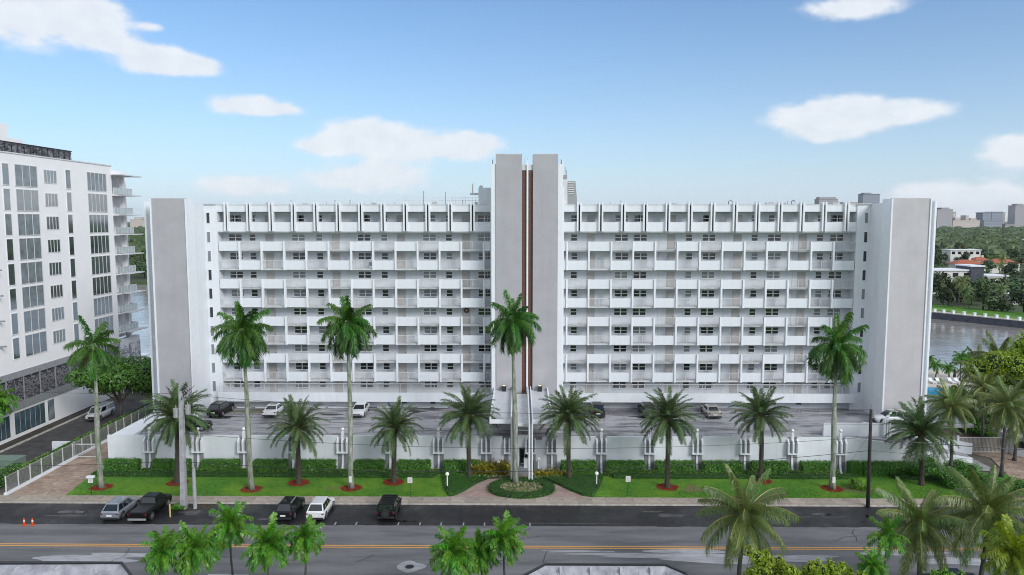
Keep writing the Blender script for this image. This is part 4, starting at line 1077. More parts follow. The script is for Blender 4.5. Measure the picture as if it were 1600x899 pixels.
names_ = ['leftmost, beside the driveway', 'left of the utility pole', 'behind the utility poles', 'right of the utility poles', 'behind the second royal palm', 'right of the date palm', 'behind the third royal palm', 'behind the third date palm',
          'left of the yellow crotons', 'right of the entrance date palm', 'behind the white sign right of the entrance', 'behind the thick-trunked date palm', 'right of the thick-trunked date palm', 'behind the big coconut palm', 'behind the far right royal palm',
          'narrow one just left of the wooden pole', 'right of the wooden pole', 'long dark one before the sloping wall']
for i, (a, b) in enumerate(gaps):
    A, B = atY(a, 725, 84.5).x, atY(b, 725, 84.5).x
    o = imesh('hedge_block', hb[i % 3], None, ((A + B) / 2, 84.35, .1), (0, 0, 0), ((B - A) / 4.0, 1, 1))
    tag(o, 'clipped dark green hedge block against the wall, ' + names_[i], 'hedge', 'hedge blocks along the wall')
def hedge_path(pts, wd, h, dens, size, seed, leafm, name, label, cat='hedge', closed=False, rag=.03):
    """A clipped hedge that follows a line."""
    r_ = random.Random(seed); mb = MB()
    P = [Vector((p[0], p[1], 0)) for p in pts]
    if closed: P.append(P[0].copy())
    for i in range(len(P) - 1):
        a, b = P[i], P[i + 1]; d = (b - a).normalized(); nn_ = Vector((-d.y, d.x, 0)); wi = wd / 2 - .04
        q = [a - nn_ * wi, b - nn_ * wi, b + nn_ * wi, a + nn_ * wi]
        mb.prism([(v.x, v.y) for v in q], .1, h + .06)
    lens = [(P[i + 1] - P[i]).length for i in range(len(P) - 1)]; tot = sum(lens)
    def f():
        q = r_.uniform(0, tot); i = 0
        while i < len(lens) - 1 and q > lens[i]: q -= lens[i]; i += 1
        a, b = P[i], P[i + 1]; d = (b - a).normalized(); nn_ = Vector((-d.y, d.x, 0)); c = a + d * q
        k = r_.random()
        if k < .5: return c + nn_ * r_.uniform(-wd / 2, wd / 2) + Vector((0, 0, h + .1 + r_.uniform(-rag, rag))), Vector((0, 0, 1))
        s_ = -1 if k < .8 else 1
        return c + nn_ * s_ * wd / 2 + Vector((0, 0, r_.uniform(.12, h + .1))), nn_ * s_
    leaves_on(mb, f, int(tot * dens), size, r_)
    o = mb.build(name, ['core', leafm]); return tag(o, label, cat)
xq = lambda px, py=745: (at(px, py, .1).x, at(px, py, .1).y)
hedge_path([(at(150, 742).x, 83.4), (at(680, 742).x, 83.4)], 1.0, .42, 160, .075, 1, 'hedge2', 'low_hedge', 'long low clipped hedge edging the lawn left of the entrance')
hedge_path([(at(955, 742).x, 83.4), (at(1330, 742).x, 83.4)], 1.0, .42, 160, .075, 2, 'hedge2', 'low_hedge', 'long low clipped hedge edging the lawn right of the entrance')
hedge_path([(at(1385, 742).x, 83.4), xq(1440, 748), xq(1490, 754), xq(1530, 764)], .9, .45, 140, .085, 3, 'hedge2', 'low_hedge', 'low clipped hedge curving away at the right end of the lawn')
for a, b, s_, wh in ((230, 455, 5, 'left of the second royal palm'), (455, 690, 6, 'left of the entrance'), (940, 1110, 7, 'right of the entrance sign'), (1110, 1300, 8, 'behind the big coconut palm')):
    hedge_path([(at(a, 737).x, 83.98), (at(b, 737).x, 83.98)], .55, .68, 70, .10, s_, 'hedgey', 'light_hedge', 'light green hedge strip behind the low hedge, ' + wh)
# clipped sweeps on both sides of the path
def sweep(pl, seed, label):
    P = [xq(a, b) for a, b in pl]; r_ = random.Random(seed)
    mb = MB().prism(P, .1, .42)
    import mathutils
    cx_, cy_ = sum(p[0] for p in P) / len(P), sum(p[1] for p in P) / len(P)
    def inside(x, y):
        c = False; j = len(P) - 1
        for i in range(len(P)):
            if (P[i][1] > y) != (P[j][1] > y) and x < (P[j][0] - P[i][0]) * (y - P[i][1]) / (P[j][1] - P[i][1]) + P[i][0]: c = not c
            j = i
        return c
    x0, x1 = min(p[0] for p in P), max(p[0] for p in P); y0, y1 = min(p[1] for p in P), max(p[1] for p in P)
    def f():
        if r_.random() < .72:
            while True:
                x_, y_ = r_.uniform(x0, x1), r_.uniform(y0, y1)
                if inside(x_, y_): return Vector((x_, y_, .45 + r_.uniform(-.03, .03))), Vector((0, 0, 1))
        i = r_.randrange(len(P)); a = Vector((*P[i], 0)); b = Vector((*P[(i + 1) % len(P)], 0)); c = a.lerp(b, r_.random()); c.z = r_.uniform(.12, .45)
        n_ = Vector((c.x - cx_, c.y - cy_, 0)).normalized(); return c, n_
    leaves_on(mb, f, 4200, .075, r_)
    tag(mb.build('hedge_sweep', ['core', 'hedge2']), label, 'hedge')
sweep([(692, 746), (735, 745), (786, 742), (786, 744), (762, 749), (745, 756), (728, 766.5), (712, 774), (702, 776), (695, 764)], 31, 'curved clipped hedge bank sweeping round the left side of the entrance path')
sweep([(942, 746), (900, 745), (838, 742), (838, 744), (843, 748), (872, 758), (894, 768.5), (911, 775), (926, 777), (936, 764)], 32, 'curved clipped hedge bank sweeping round the right side of the entrance path')
# round island: clipped ring, flower bed inside
ic = at(815, 764.5, .1)
rx_ = (at(866, 764, .1).x - at(764, 764, .1).x) / 2; ry_ = (at(815, 751, .1).y - at(815, 779, .1).y) / 2
ring = [(ic.x + (rx_ - .55) * math.cos(R(a)), ic.y + (ry_ - .4) * math.sin(R(a))) for a in range(0, 360, 10)]
hedge_path(ring, 1.25, .38, 200, .075, 41, 'hedge2', 'ring_hedge', 'oval clipped hedge ring round the flower bed before the entrance', closed=True)
def bed(pl_fn, n, size, seed, name, lm, label, h0, h1, cat='plants'):
    r_ = random.Random(seed); mb = MB()
    for _ in range(n):
        x_, y_ = pl_fn(r_); hh = r_.uniform(h0, h1); c = Vector((x_, y_, .12)); k = r_.randint(5, 8)
        for j in range(k):
            a = r_.uniform(0, 6.28); e = r_.uniform(.5, 1.3); d = Vector((math.cos(a) * math.cos(e), math.sin(a) * math.cos(e), math.sin(e)))
            s_ = Vector((-math.sin(a), math.cos(a), 0)) * size * .3; st_ = c + Vector((0, 0, hh * r_.uniform(.2, .7)))
            e1_ = st_ + d * size * 1.2; e2_ = st_ + d * size * 2 + Vector((0, 0, -size * .3))
            b = len(mb.v); mb.v += [tuple(st_), tuple(e1_ - s_), tuple(e2_), tuple(e1_ + s_)]; mb.f.append((b, b + 1, b + 2, b + 3)); mb.m.append(0)
    o = mb.build(name, lm); tag(o, label, cat); o['kind'] = 'stuff' if cat is None else o.get('kind', '')
    if not o['kind']: del o['kind']
    return o
def inring(r_):
    a = r_.uniform(0, 6.28); q = math.sqrt(r_.random()); return ic.x + (rx_ - 1.25) * q * math.cos(a), ic.y + (ry_ - 1.0) * q * math.sin(a) - .1
struct(MB().sheet(ring, .125).build('island_soil', 'soil'))
bed(inring, 420, .16, 51, 'flower_bed', 'flower', 'cream and pink spotted low plants inside the oval hedge ring', .05, .3, 'flower bed')
def rect(x0, x1, y0, y1): return lambda r_: (r_.uniform(x0, x1), r_.uniform(y0, y1))
bed(rect(at(738, 740).x, at(797, 740).x, 83.2, 84.9), 300, .30, 52, 'croton_bush', 'croton', 'tall yellow and green crotons left of the entrance steps', .2, 2.0, 'shrub')
bed(rect(at(834, 740).x, at(890, 740).x, 83.0, 84.2), 210, .26, 53, 'croton_bush', 'croton', 'low yellow and green crotons right of the entrance steps', .1, .75, 'shrub')
bed(rect(at(720, 745).x, at(800, 742).x, 82.6, 83.3), 160, .18, 54, 'flower_bed', 'flower', 'pale spotted edging plants under the left crotons', .05, .3, 'flower bed')
bed(rect(at(834, 745).x, at(885, 742).x, 82.5, 83.0), 120, .18, 55, 'flower_bed', 'flower', 'pale spotted edging plants under the right crotons', .05, .3, 'flower bed')

def tree_mesh(blobs, n, size, seed, lm, name='crown', core=True):
    r_ = random.Random(seed); mb = MB(); W = [b[3] ** 2 for b in blobs]; tot = sum(W)
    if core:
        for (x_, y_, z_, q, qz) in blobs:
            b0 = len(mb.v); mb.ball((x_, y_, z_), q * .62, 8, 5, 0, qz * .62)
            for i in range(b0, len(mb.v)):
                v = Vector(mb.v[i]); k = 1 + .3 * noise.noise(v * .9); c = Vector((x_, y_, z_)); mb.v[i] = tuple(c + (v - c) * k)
    def f():
        q = r_.uniform(0, tot); i = 0
        while i < len(W) - 1 and q > W[i]: q -= W[i]; i += 1
        x_, y_, z_, rr_, rz_ = blobs[i]
        d = Vector((r_.gauss(0, 1), r_.gauss(0, 1), r_.gauss(.25, 1))).normalized()
        k = 1 + .28 * noise.noise(Vector((x_, y_, z_)) + d * 2.1); k *= r_.uniform(.72, 1.03)
        return Vector((x_ + d.x * rr_ * k, y_ + d.y * rr_ * k, z_ + d.z * rz_ * k)), d
    leaves_on(mb, f, n, size, r_)
    return mb
def lumps(w, h0, h, k, seed):
    r_ = random.Random(seed)
    return [(r_.uniform(-w, w) * .62, r_.uniform(-w, w) * .55, h0 + r_.uniform(.1, .8) * h, w * r_.uniform(.32, .5), h * r_.uniform(.22, .34)) for _ in range(k)]
def broad_tree(x, y, z0, w, h0, h, n, size, seed, lm, label, k=9, group=None, cat='tree', name='broadleaf_tree', tr=.28, loose=False):
    t = thing(name, label, cat, (x, y, z0), 0, group); B = lumps(w, h0, h, k, seed)
    if loose:
        r_ = random.Random(seed); B = [(r_.uniform(-w, w), r_.uniform(-w, w) * .5, h0 + r_.uniform(0, .75) * h * r_.uniform(.5, 1), w * r_.uniform(.12, .24), h * r_.uniform(.14, .3)) for _ in range(k * 3)]
    tree_mesh(B, n, size, seed, lm).build('crown', ['core', lm], t)
    mb = MB().tube([(0, 0, -.05), (.1, 0, h0 * .6), (0, .1, h0 + h * .3)], [tr, tr * .75, tr * .45], 8)
    for b in B[:6]: mb.tube([(0, .05, h0 * .75), (b[0] * .5, b[1] * .5, (h0 * .75 + b[2]) / 2), (b[0], b[1], b[2])], [tr * .5, tr * .35, tr * .15], 6, cap=False)
    mb.build('trunk', 'bark', t, smooth=True)
    return t
p = at(150, 668, .1)
broad_tree(p.x + 1.6, 107, .1, 6.2, 3.4, 5.6, 9500, .27, 3, 'leaf', 'large dark broadleaf tree before the neighbouring tower and over a white van', k=14)
for i, (px, py, Y_, w, h, n, sz, lm, lab) in enumerate([
    (1232, 893, 50, 2.6, 2.4, 3000, .15, 'leafy', 'bright yellow-green shrub at the bottom edge right of centre'), (1300, 900, 50.5, 1.9, 2.0, 2000, .15, 'leafy', 'smaller yellow-green shrub beside the bright one at the bottom edge'),
    (1487, 915, 50, 1.3, 1.8, 1300, .14, 'hedgey', 'small light green shrub at the bottom edge between the coconut palms'), (1345, 758, 79.8, 1.35, 1.3, 1300, .12, 'hedgey', 'round light green shrub on the lawn beside the wooden pole'),
    (1497, 750, 80.8, 2.3, 1.6, 2200, .13, 'hedge', 'dark rounded shrub mass where the right lawn ends'), (1545, 752, 80, 2.2, 1.9, 2200, .13, 'leaf', 'shrub beneath the coconut palm by the side driveway'),
    (1455, 730, 83.6, 3.2, 2.2, 2600, .13, 'hedge', 'long dark hedge mass before the low end of the ramp wall'), (1505, 728, 83.9, 2.6, 2.0, 2200, .13, 'hedge', 'dark hedge end before the slatted gate'),
    (1585, 775, 78.6, 1.8, 1.6, 1600, .12, 'hedge', 'rounded hedge at the corner of the side driveway')]):
    c = atY(px, py, Y_)
    if Y_ < 60: broad_tree(c.x, Y_, .05, w, max(.4, c.z - h * .2), h, n, sz, 200 + i, lm, lab, 9, name='shrub', cat='shrub', tr=.08, loose=True)
    else: broad_tree(c.x, Y_, .05, w, .1, h, n, sz, 200 + i, lm, lab, 9, name='shrub', cat='shrub', tr=.06)
for i, (px, py, Y_, w, h, n, sz, lm, lab) in enumerate([(1552, 572, 101, 4.6, 5.5, 6500, .2, 'leafy', 'bright yellow-green tree in the clump by the water'), (1598, 552, 99, 4.5, 6.5, 6000, .2, 'leafy', 'yellow-green tree at the right edge, under the tallest coconut palm'),
    (1580, 625, 100, 4.5, 4.5, 4500, .2, 'leaf', 'darker green tree low at the right edge'), (1525, 622, 112, 4.0, 4.0, 3800, .2, 'leaf', 'green undergrowth tree left in the clump by the pool'), (1530, 680, 101, 4.2, 2.2, 3000, .17, 'hedge', 'clipped green mass right behind the slatted gate'),
    (228, 585, 138, 2.0, 4.0, 1500, .22, 'leaf', 'small dark tree beside the docked boats')]):
    c = atY(px, py, Y_); broad_tree(c.x, Y_, .05, w, max(.2, c.z - h * .6), h, n, sz, 230 + i, lm, lab, 10, name='broadleaf_tree', tr=.2)
# short grass blades at the lawn's edge so it does not end like cut paper
r_ = random.Random(77); mb = MB()
for _ in range(26000):
    left = r_.random() < .5
    x_ = r_.uniform(LX0, -9) if left else r_.uniform(10, 50)
    y_ = 77.0 + abs(r_.gauss(0, 1)) * 2.6
    if y_ > 83: continue
    if left and x_ < LX0 + (y_ - 77) * .62: continue
    a = r_.uniform(0, 3.14); w_ = .035; h_ = r_.uniform(.04, .10)
    u = Vector((math.cos(a), math.sin(a), 0)) * w_; c = Vector((x_, y_, .113)); b = len(mb.v)
    mb.v += [tuple(c - u), tuple(c + u), tuple(c + Vector((r_.uniform(-.04, .04), r_.uniform(-.04, .04), h_)))]; mb.f.append((b, b + 1, b + 2)); mb.m.append(0)
tag(mb.build('grass', 'lawn'), 'short green lawn grass', None, None, 'stuff')

# ------------------------------------------------------------- vehicles
def paint(name, c, metal=.1, rough=.25, coat=1.0):
    return mat(name, c, rough, .03, 1, spec=.5 if coat > .5 else .25, metal=metal, coat=coat)
PT = dict(silver=paint('paint_silver', (.30, .33, .38), .5), black=paint('paint_black', (.003, .003, .004), .0, .4, .25), darkg=paint('paint_dark', (.005, .006, .008), .0, .4, .3),
          white=paint('paint_white', (.72, .73, .75)), beige=paint('paint_beige', (.45, .42, .36), .3), wvan=paint('paint_van', (.62, .64, .67)))
STY = {  # length, width, height, ground clearance, belt z, hood z, stations: hood end, windshield top, roof end, rear glass bottom (fractions from front)
    'suv': dict(L=4.7, W=1.9, H=1.68, gc=.24, belt=1.0, hood=.98, tail=1.02, a=.25, b=.42, c=.85, d=.975, wr=.37),
    'sedan': dict(L=4.75, W=1.85, H=1.42, gc=.18, belt=.90, hood=.86, tail=.95, a=.26, b=.44, c=.70, d=.86, wr=.33),
    'pickup': dict(L=5.6, W=2.0, H=1.88, gc=.32, belt=1.18, hood=1.14, tail=1.12, a=.22, b=.33, c=.56, d=.60, wr=.41),
    'jeep': dict(L=4.3, W=1.9, H=1.85, gc=.34, belt=1.12, hood=1.10, tail=1.12, a=.30, b=.36, c=.955, d=.985, wr=.42),
    'van': dict(L=5.0, W=1.95, H=1.95, gc=.22, belt=1.15, hood=1.08, tail=1.15, a=.14, b=.30, c=.96, d=.99, wr=.35)}
def car(name, style, pm, label, cat, loc, heading, dark_roof=False, rear_plate=True, group=None, rails=False):
    """heading: direction the nose points, radians; built nose towards +Y."""
    S = STY[style]; L_, W, H, gc = S['L'], S['W'], S['H'], S['gc']
    t = thing(name, label, cat, loc, heading, group)
    hl, hw = L_ / 2, W / 2
    Yf = lambda f: hl - f * L_
    wr = S['wr']; ax = (hl - L_ * .19, -hl + L_ * .2)
    # body: stations with arched sills
    st = []
    N_ = 34
    for i in range(N_ + 1):
        f = i / N_; y = Yf(f)
        if f < S['a']: top = S['hood'] - .16 * (1 - f / S['a']) ** 2.2
        elif f > S['d'] or style == 'pickup' and f > S['d']: top = S['tail'] - (.05 * (f - S['d']) / max(.01, 1 - S['d']))
        else: top = S['belt'] + .0
        w = hw * (1 - .13 * max(0, 1 - f / .10) ** 2 - .08 * max(0, 1 - (1 - f) / .07) ** 2)
        bot = gc + .10 * max(0, 1 - f / .05) + .10 * max(0, 1 - (1 - f) / .05)
        for a_ in ax:
            dd = abs(y - a_)
            if dd < wr * 1.16: bot = max(bot, math.sqrt(max(0, (wr * 1.16) ** 2 - dd * dd)) + wr * .98)
        bot = min(bot, top - .12)
        st.append((y, w, bot, top))
    mb = MB()
    for (y, w, bot, top) in st:
        mid = bot + (top - bot) * .55
        mb.v += [(-w * .96, y, bot), (-w, y, mid), (-w * .97, y, top - .08), (-w * .88, y, top), (0, y, top + .035), (w * .88, y, top), (w * .97, y, top - .08), (w, y, mid), (w * .96, y, bot)]
    K = 9
    for i in range(N_):
        for k in range(K - 1): mb.f.append((i * K + k, i * K + k + 1, (i + 1) * K + k + 1, (i + 1) * K + k)); mb.m.append(0)
        mb.f.append((i * K, (i + 1) * K, (i + 1) * K + 8, i * K + 8)); mb.m.append(1)
    mb.f.append(tuple(range(K))[::-1]); mb.m.append(0); mb.f.append(tuple(N_ * K + k for k in range(K))); mb.m.append(0)
    if style == 'pickup':
        pass
    body = mb.build('body', [pm, MT['dark']], t, smooth=False)
    me = body.data; me.polygons.foreach_set('use_smooth', [len(p.vertices) == 4 for p in me.polygons]); me.shade_smooth() if False else None
    # cabin: pillars and roof, glass set in
    bz = S['belt'] - .02; tz = H; yb0, yb1, yt0, yt1 = Yf(S['a']), Yf(S['d']), Yf(S['b']), Yf(S['c'])
    wb, wt = hw * .90, hw * (.70 if style != 'jeep' else .82)
    if style == 'suv': wt = hw * .66
    if style == 'van': wt = hw * .8
    cab = MB()
    lo = [(-wb, yb1, bz), (wb, yb1, bz), (wb, yb0, bz), (-wb, yb0, bz)]; hi = [(-wt, yt1, tz - .05), (wt, yt1, tz - .05), (wt, yt0, tz - .07), (-wt, yt0, tz - .07)]
    ins = [(x * .9, y * 1.0 - (.08 if y > 0 else -.08), tz) for x, y, z in hi]
    cab._add(lo + hi + ins, [(0, 1, 5, 4), (1, 2, 6, 5), (2, 3, 7, 6), (3, 0, 4, 7), (4, 5, 9, 8), (5, 6, 10, 9), (6, 7, 11, 10), (7, 4, 8, 11), (8, 9, 10, 11)])
    cab.build('cabin', pm, t)
    def face_glass(q, u0, u1, v0, v1, name_, gm='carglass', lift=.012):
        a, b, c, d = [Vector(p) for p in q]
        f_ = lambda u, v: (a.lerp(b, u)).lerp(d.lerp(c, u), v)
        n_ = (b - a).cross(d - a).normalized() * lift
        MB().quad(f_(u0, v0) + n_, f_(u1, v0) + n_, f_(u1, v1) + n_, f_(u0, v1) + n_).build(name_, gm, t)
    face_glass([lo[0], lo[1], hi[1], hi[0]], .07, .93, .16 if style != 'van' else .3, .93, 'rear_window')
    face_glass([lo[2], lo[3], hi[3], hi[2]], .06, .94, .05, .94, 'windshield')
    for q in ([lo[1], lo[2], hi[2], hi[1]], [lo[3], lo[0], hi[0], hi[3]]):
        fl = q[0] is lo[3]
        cuts = [(.05, .30), (.33, .60), (.63, .88)] if style in ('suv', 'jeep') else [(.10, .47), (.50, .86)]
        if style == 'van': cuts = [(.62, .92)]
        for (u0, u1) in cuts:
            if fl: u0, u1 = 1 - u1, 1 - u0
            face_glass(q, u0, u1, .10, .90, 'side_window')
    if dark_roof: MB().box(-wt * .75, wt * .75, yt1 + .25, yt0 - .25, tz - .01, tz + .012).build('sunroof', 'carglass', t)
    if rails:
        for s_ in (-1, 1): MB().box(s_ * wt * .93 - .03, s_ * wt * .93 + .03, yt1 + .1, yt0 - .2, tz - .03, tz + .05).build('roof_rail', 'metal', t)
    # wheels
    for s_ in (-1, 1):
        for a_ in ax:
            w_ = MB().tube([(s_ * (hw - .24), a_, wr), (s_ * (hw - .01), a_, wr)], wr, 18).build('wheel', 'tyre', t, smooth=False)
            MB().tube([(s_ * (hw - .02), a_, wr), (s_ * (hw + .004), a_, wr)], wr * .62, 14).build('rim', 'rim' if style != 'jeep' else 'rimd', w_)
        m2 = MB().box(s_ * hw - .02 * s_, s_ * (hw + .17), yb0 - .35, yb0 - .22, S['belt'] - .05, S['belt'] + .10); m2.build('mirror', pm, t, bevel=.02)
        tl = .50 if style in ('pickup', 'jeep') else .42
        MB().box(s_ * hw * .72, s_ * hw * .93, -hl - .012, -hl + .12, S['tail'] - .24, S['tail'] - .10).build('taillight', 'red', t)
        MB().box(s_ * hw * .58, s_ * hw * .86, hl - .10, hl + .012, S['hood'] - .34, S['hood'] - .20).build('headlight', 'lampglass', t)
    MB().box(-hw * .9, hw * .9, -hl - .05, -hl + .1, gc + .06, gc + .26).build('rear_bumper', 'dark' if style != 'pickup' else 'steel', t, bevel=.02)
    MB().box(-hw * .86, hw * .86, hl - .1, hl + .04, gc + .04, gc + .24).build('front_bumper', 'dark', t, bevel=.02)
    MB().box(-hw * .5, hw * .5, hl - .04, hl + .02, gc + .28, S['hood'] - .30).build('grille', 'dark', t)
    MB().box(-.26, .26, -hl - .03, -hl + .02, S['tail'] - .42 if style != 'pickup' else gc + .1, S['tail'] - .26 if style != 'pickup' else gc + .24).build('licence_plate', 'plate', t)
    if style == 'pickup':
        MB().box(-hw * .80, hw * .80, -hl + .1, Yf(S['d']) - .05, S['tail'] - .02, S['tail'] + .05).build('bed_cover', 'dark', t)
    if style == 'jeep':
        MB().tube([(0, -hl - .30, .98), (0, -hl - .03, .98)], .40, 20).build('spare_wheel', 'tyre', t)
        MB().tube([(0, -hl - .32, .98), (0, -hl - .29, .98)], .22, 14).build('spare_rim', 'rimd', t)
        for s_ in (-1, 1):
            for a_ in ax: MB().box(s_ * hw * .9, s_ * (hw + .08), a_ - .55, a_ + .55, wr * 2 + .06, wr * 2 + .13).build('fender', 'dark', t, bevel=.03)
        for k in range(5): MB().box(-wt * .8, wt * .8, yt1 + .35 + k * .5, yt1 + .41 + k * .5, tz, tz + .035).build('roof_rib', 'dark', t)
    return t
def carat(px, py, z): p = at(px, py, z); return p
YC = 70.1
for (px, sty, pm, nm, lab, ct, kw) in [
    (171, 'suv', 'silver', 'parked_car', 'silver crossover parked nose to the kerb at the left, its tail lights red', 'car', dict(rails=True)),
    (218, 'pickup', 'black', 'pickup_truck', 'black pickup truck parked beside the silver crossover and the utility pole', 'pickup truck', {}),
    (443, 'suv', 'darkg', 'parked_car', 'black SUV with a glass roof parked left of the white crossover on the street', 'car', dict(dark_roof=True, rails=True)),
    (493, 'suv', 'white', 'parked_car', 'white crossover parked nose to the kerb on the street', 'car', {}),
    (604, 'jeep', 'black', 'parked_car', 'boxy black off-road car with a spare wheel on its tail door', 'car', {})]:
    S = STY[sty]; rear = at(px - 2, 818, 0)
    y = rear.y + S['L'] / 2 + .2
    car(nm, sty, PT[pm], lab, ct, (rear.x, min(y, KY - S['L'] / 2 + .35), .004), 0, **kw)
# cars on the deck
for (px, py, sty, pm, lab, hd, kw) in [
    (338, 651, 'suv', 'darkg', 'black SUV parked at the left end of the deck near the wing', -.06, dict(rails=True)),
    (431, 645, 'sedan', 'white', 'white sedan with a black roof panel, left of the other white sedan on the deck', 0, dict(dark_roof=True)),
    (562, 648, 'sedan', 'white', 'white sedan on the deck partly behind the third royal palm trunk', math.pi, {}),
    (931, 645, 'suv', 'darkg', 'dark SUV half hidden by the date palm right of the entrance canopy', 0, {}),
    (1009, 645, 'suv', 'darkg', 'dark car mostly hidden behind the thick-trunked date palm', 0, {}),
    (1109, 647, 'sedan', 'beige', 'beige sedan on the deck right of the date palm', 0, dict(dark_roof=True))]:
    p = at(px, py, DZ); S = STY[sty]
    yb = min(p.y + S['L'] / 2, 99.4 - S['L'] / 2)
    car('parked_car', sty, PT[pm], lab, 'car', (p.x, yb, DZ + .005), hd, **kw)
p = at(300, 676, DZ); car('parked_car', 'suv', PT['black'], 'black SUV near the front edge of the deck behind the date palm and utility pole', 'car', (p.x - .6, 89.2, DZ + .005), R(-80))
p = at(1400, 668, DZ); car('parked_car', 'suv', PT['white'], 'white SUV at the right end of the deck beside the wing', 'car', (atY(1393, 655, 93.3).x, 93.3, DZ + .005), R(88))
p = at(131, 668, .1); car('parked_van', 'van', PT['wvan'], 'white van parked under the broadleaf tree beside the neighbouring tower', 'van', (p.x - .5, 108.5, .1), R(180))
p = at(345, 899, 0); car('parked_van', 'van', PT['wvan'], 'roof of a white vehicle just showing at the bottom edge under the bushy palms', 'van', (at(345, 897, 1.9).x, at(345, 897, 1.9).y - .9, .0), R(90))
p = at(1478, 888, 1.4); car('parked_car', 'sedan', PT['darkg'], 'dark car with a pale roof edge under the coconut palms at the bottom right', 'car', (p.x, p.y - .6, .0), R(90))
# cones
co = MB().tube([(0, 0, .03), (0, 0, .72)], [.15, .035], 14); cone_me = meshof(co, 'cone', 'cone', True)
for px, lab in ((38, 'left orange traffic cone on the dark strip'), (51, 'right orange traffic cone, nearest the silver crossover')):
    p = at(px, 821); t = thing('traffic_cone', lab, 'traffic cone', (p.x, p.y, .004), 0, 'traffic cones')
    MB().box(-.19, .19, -.19, .19, 0, .035).build('base', 'cone', t, bevel=.01); MB().tube([(0, 0, .03), (0, 0, .72)], [.15, .035], 14).build('cone_body', 'cone', t, smooth=True)
    MB().tube([(0, 0, .40), (0, 0, .52)], [.094, .073], 14, cap=False).build('collar', 'plate', t)
# ------------------------------------------------------------- poles, wires, lamps, signs
b = at(287.5, 795); tp = atY(283, 612, b.y)
up1 = thing('utility_pole', 'tall square concrete utility pole with two grey transformers among the parked vehicles', 'utility pole', (b.x, b.y, 0))
hh = tp.z; lx = tp.x - b.x
def sqpole(h, w0, w1, lx):
    mb = MB(); mb._add([(-w0, -w0, 0), (w0, -w0, 0), (w0, w0, 0), (-w0, w0, 0), (lx - w1, -w1, h), (lx + w1, -w1, h), (lx + w1, w1, h), (lx - w1, w1, h)], [(0, 3, 2, 1), (4, 5, 6, 7), (0, 1, 5, 4), (1, 2, 6, 5), (2, 3, 7, 6), (3, 0, 4, 7)])
    return mb
sqpole(hh, .27, .19, lx).build('pole', 'pole', up1)
zt_ = atY(283, 645, b.y).z
for s_, dz_ in ((-1, 0), (1, .35)):
    tr = MB().tube([(lx + s_ * .62, 0, zt_ - .5 + dz_), (lx + s_ * .62, 0, zt_ + .45 + dz_)], .27, 14).build('transformer', 'steel', up1, smooth=False)
    MB().tube([(lx + s_ * .62, 0, zt_ + .45 + dz_), (lx + s_ * .62, 0, zt_ + .75 + dz_)], .06, 8).build('bushing', 'metal', tr)
    MB().box(min(0, s_ * .6) + lx, max(0, s_ * .6) + lx, -.05, .05, zt_ + dz_, zt_ + .1 + dz_).build('bracket', 'metal', up1)
for z_ in (2, 4, 5.5, 7, 8.6): MB().box(-.02 + lx * z_ / hh, .06 + lx * z_ / hh, -.28, -.22, z_, z_ + .22).build('bolt_plate', 'metal', up1)
# tangle of twigs and hardware at the pole head
r_ = random.Random(8); mb = MB()
for i in range(26):
    a = Vector((lx + r_.uniform(.05, .9), r_.uniform(-.3, .3), hh + r_.uniform(-1.0, .7))); bb = a + Vector((r_.uniform(-.3, .5), r_.uniform(-.2, .2), r_.uniform(.1, .6)))
    mb.tube([a, bb], [.045, .02], 4)
mb.tube([(lx, 0, hh - .6), (lx + .5, 0, hh - .2), (lx + 1.4, 0, hh + .6)], .02, 4)
tag(mb.build('twig_tangle', 'wood'), 'dark tangle of twigs and wire at the head of the concrete utility pole', 'twigs').location = (b.x, b.y, 0)
b2 = at(305, 795); t2 = atY(305, 733, b2.y)
sp = thing('short_pole', 'short round concrete pole just right of the tall utility pole', 'pole', (b2.x, b2.y, 0))
MB().tube([(0, 0, 0), (0, 0, t2.z - .2)], [.2, .17], 12).build('post', 'pole', sp, smooth=False); MB().tube([(0, 0, t2.z - .2), (0, 0, t2.z + .15)], [.2, .12], 12).build('cap', 'metal', sp)
p = at(266, 808); tag(MB().tube([(0, 0, 0), (0, 0, 1.35)], [.07, .07], 10).build('bollard', mat('bollard_yellow', (.62, .50, .20), .6, .1)), 'thin pale yellow bollard beside the black pickup', 'bollard').location = (p.x, p.y, 0)
# grass tuft and soil by the poles
struct(MB().prism([(at(262, 800).x, 73.0), (at(330, 800).x, 73.6), (at(332, 792).x, KY - .02), (at(258, 792).x, KY - .02)], -.01, .03).build('pole_island', 'soil'))
def gb(r_): return (at(r_.uniform(268, 285), 800).x, r_.uniform(72.9, 74.2))
o = bed(gb, 150, .16, 61, 'grass_tuft', 'hedge', 'patch of weeds at the foot of the utility pole', .05, .35, None); o['kind'] = 'stuff'; 
b3 = at(1356, 793); t3 = atY(1361, 640, b3.y)
up2 = thing('utility_pole', 'dark wooden utility pole at the kerb right of the entrance', 'utility pole', (b3.x, b3.y, 0))
l3 = t3.x - b3.x
MB().tube([(0, 0, 0), (l3, 0, t3.z)], [.20, .14], 12).build('pole', 'wood', up2, smooth=True)
MB().tube([(l3 + .05, 0, t3.z), (l3 + .05, 0, t3.z + .5)], [.06, .04], 8).build('insulator', 'metal', up2)
MB().box(l3 * .9 - .05, l3 * .9 + .35, -.05, .05, t3.z - .9, t3.z - .8).build('bracket', 'metal', up2)
MB().tube([(l3 + .3, 0, t3.z - .9), (l3 + .3, 0, t3.z - .3)], .09, 8).build('cutout', 'steel', up2)
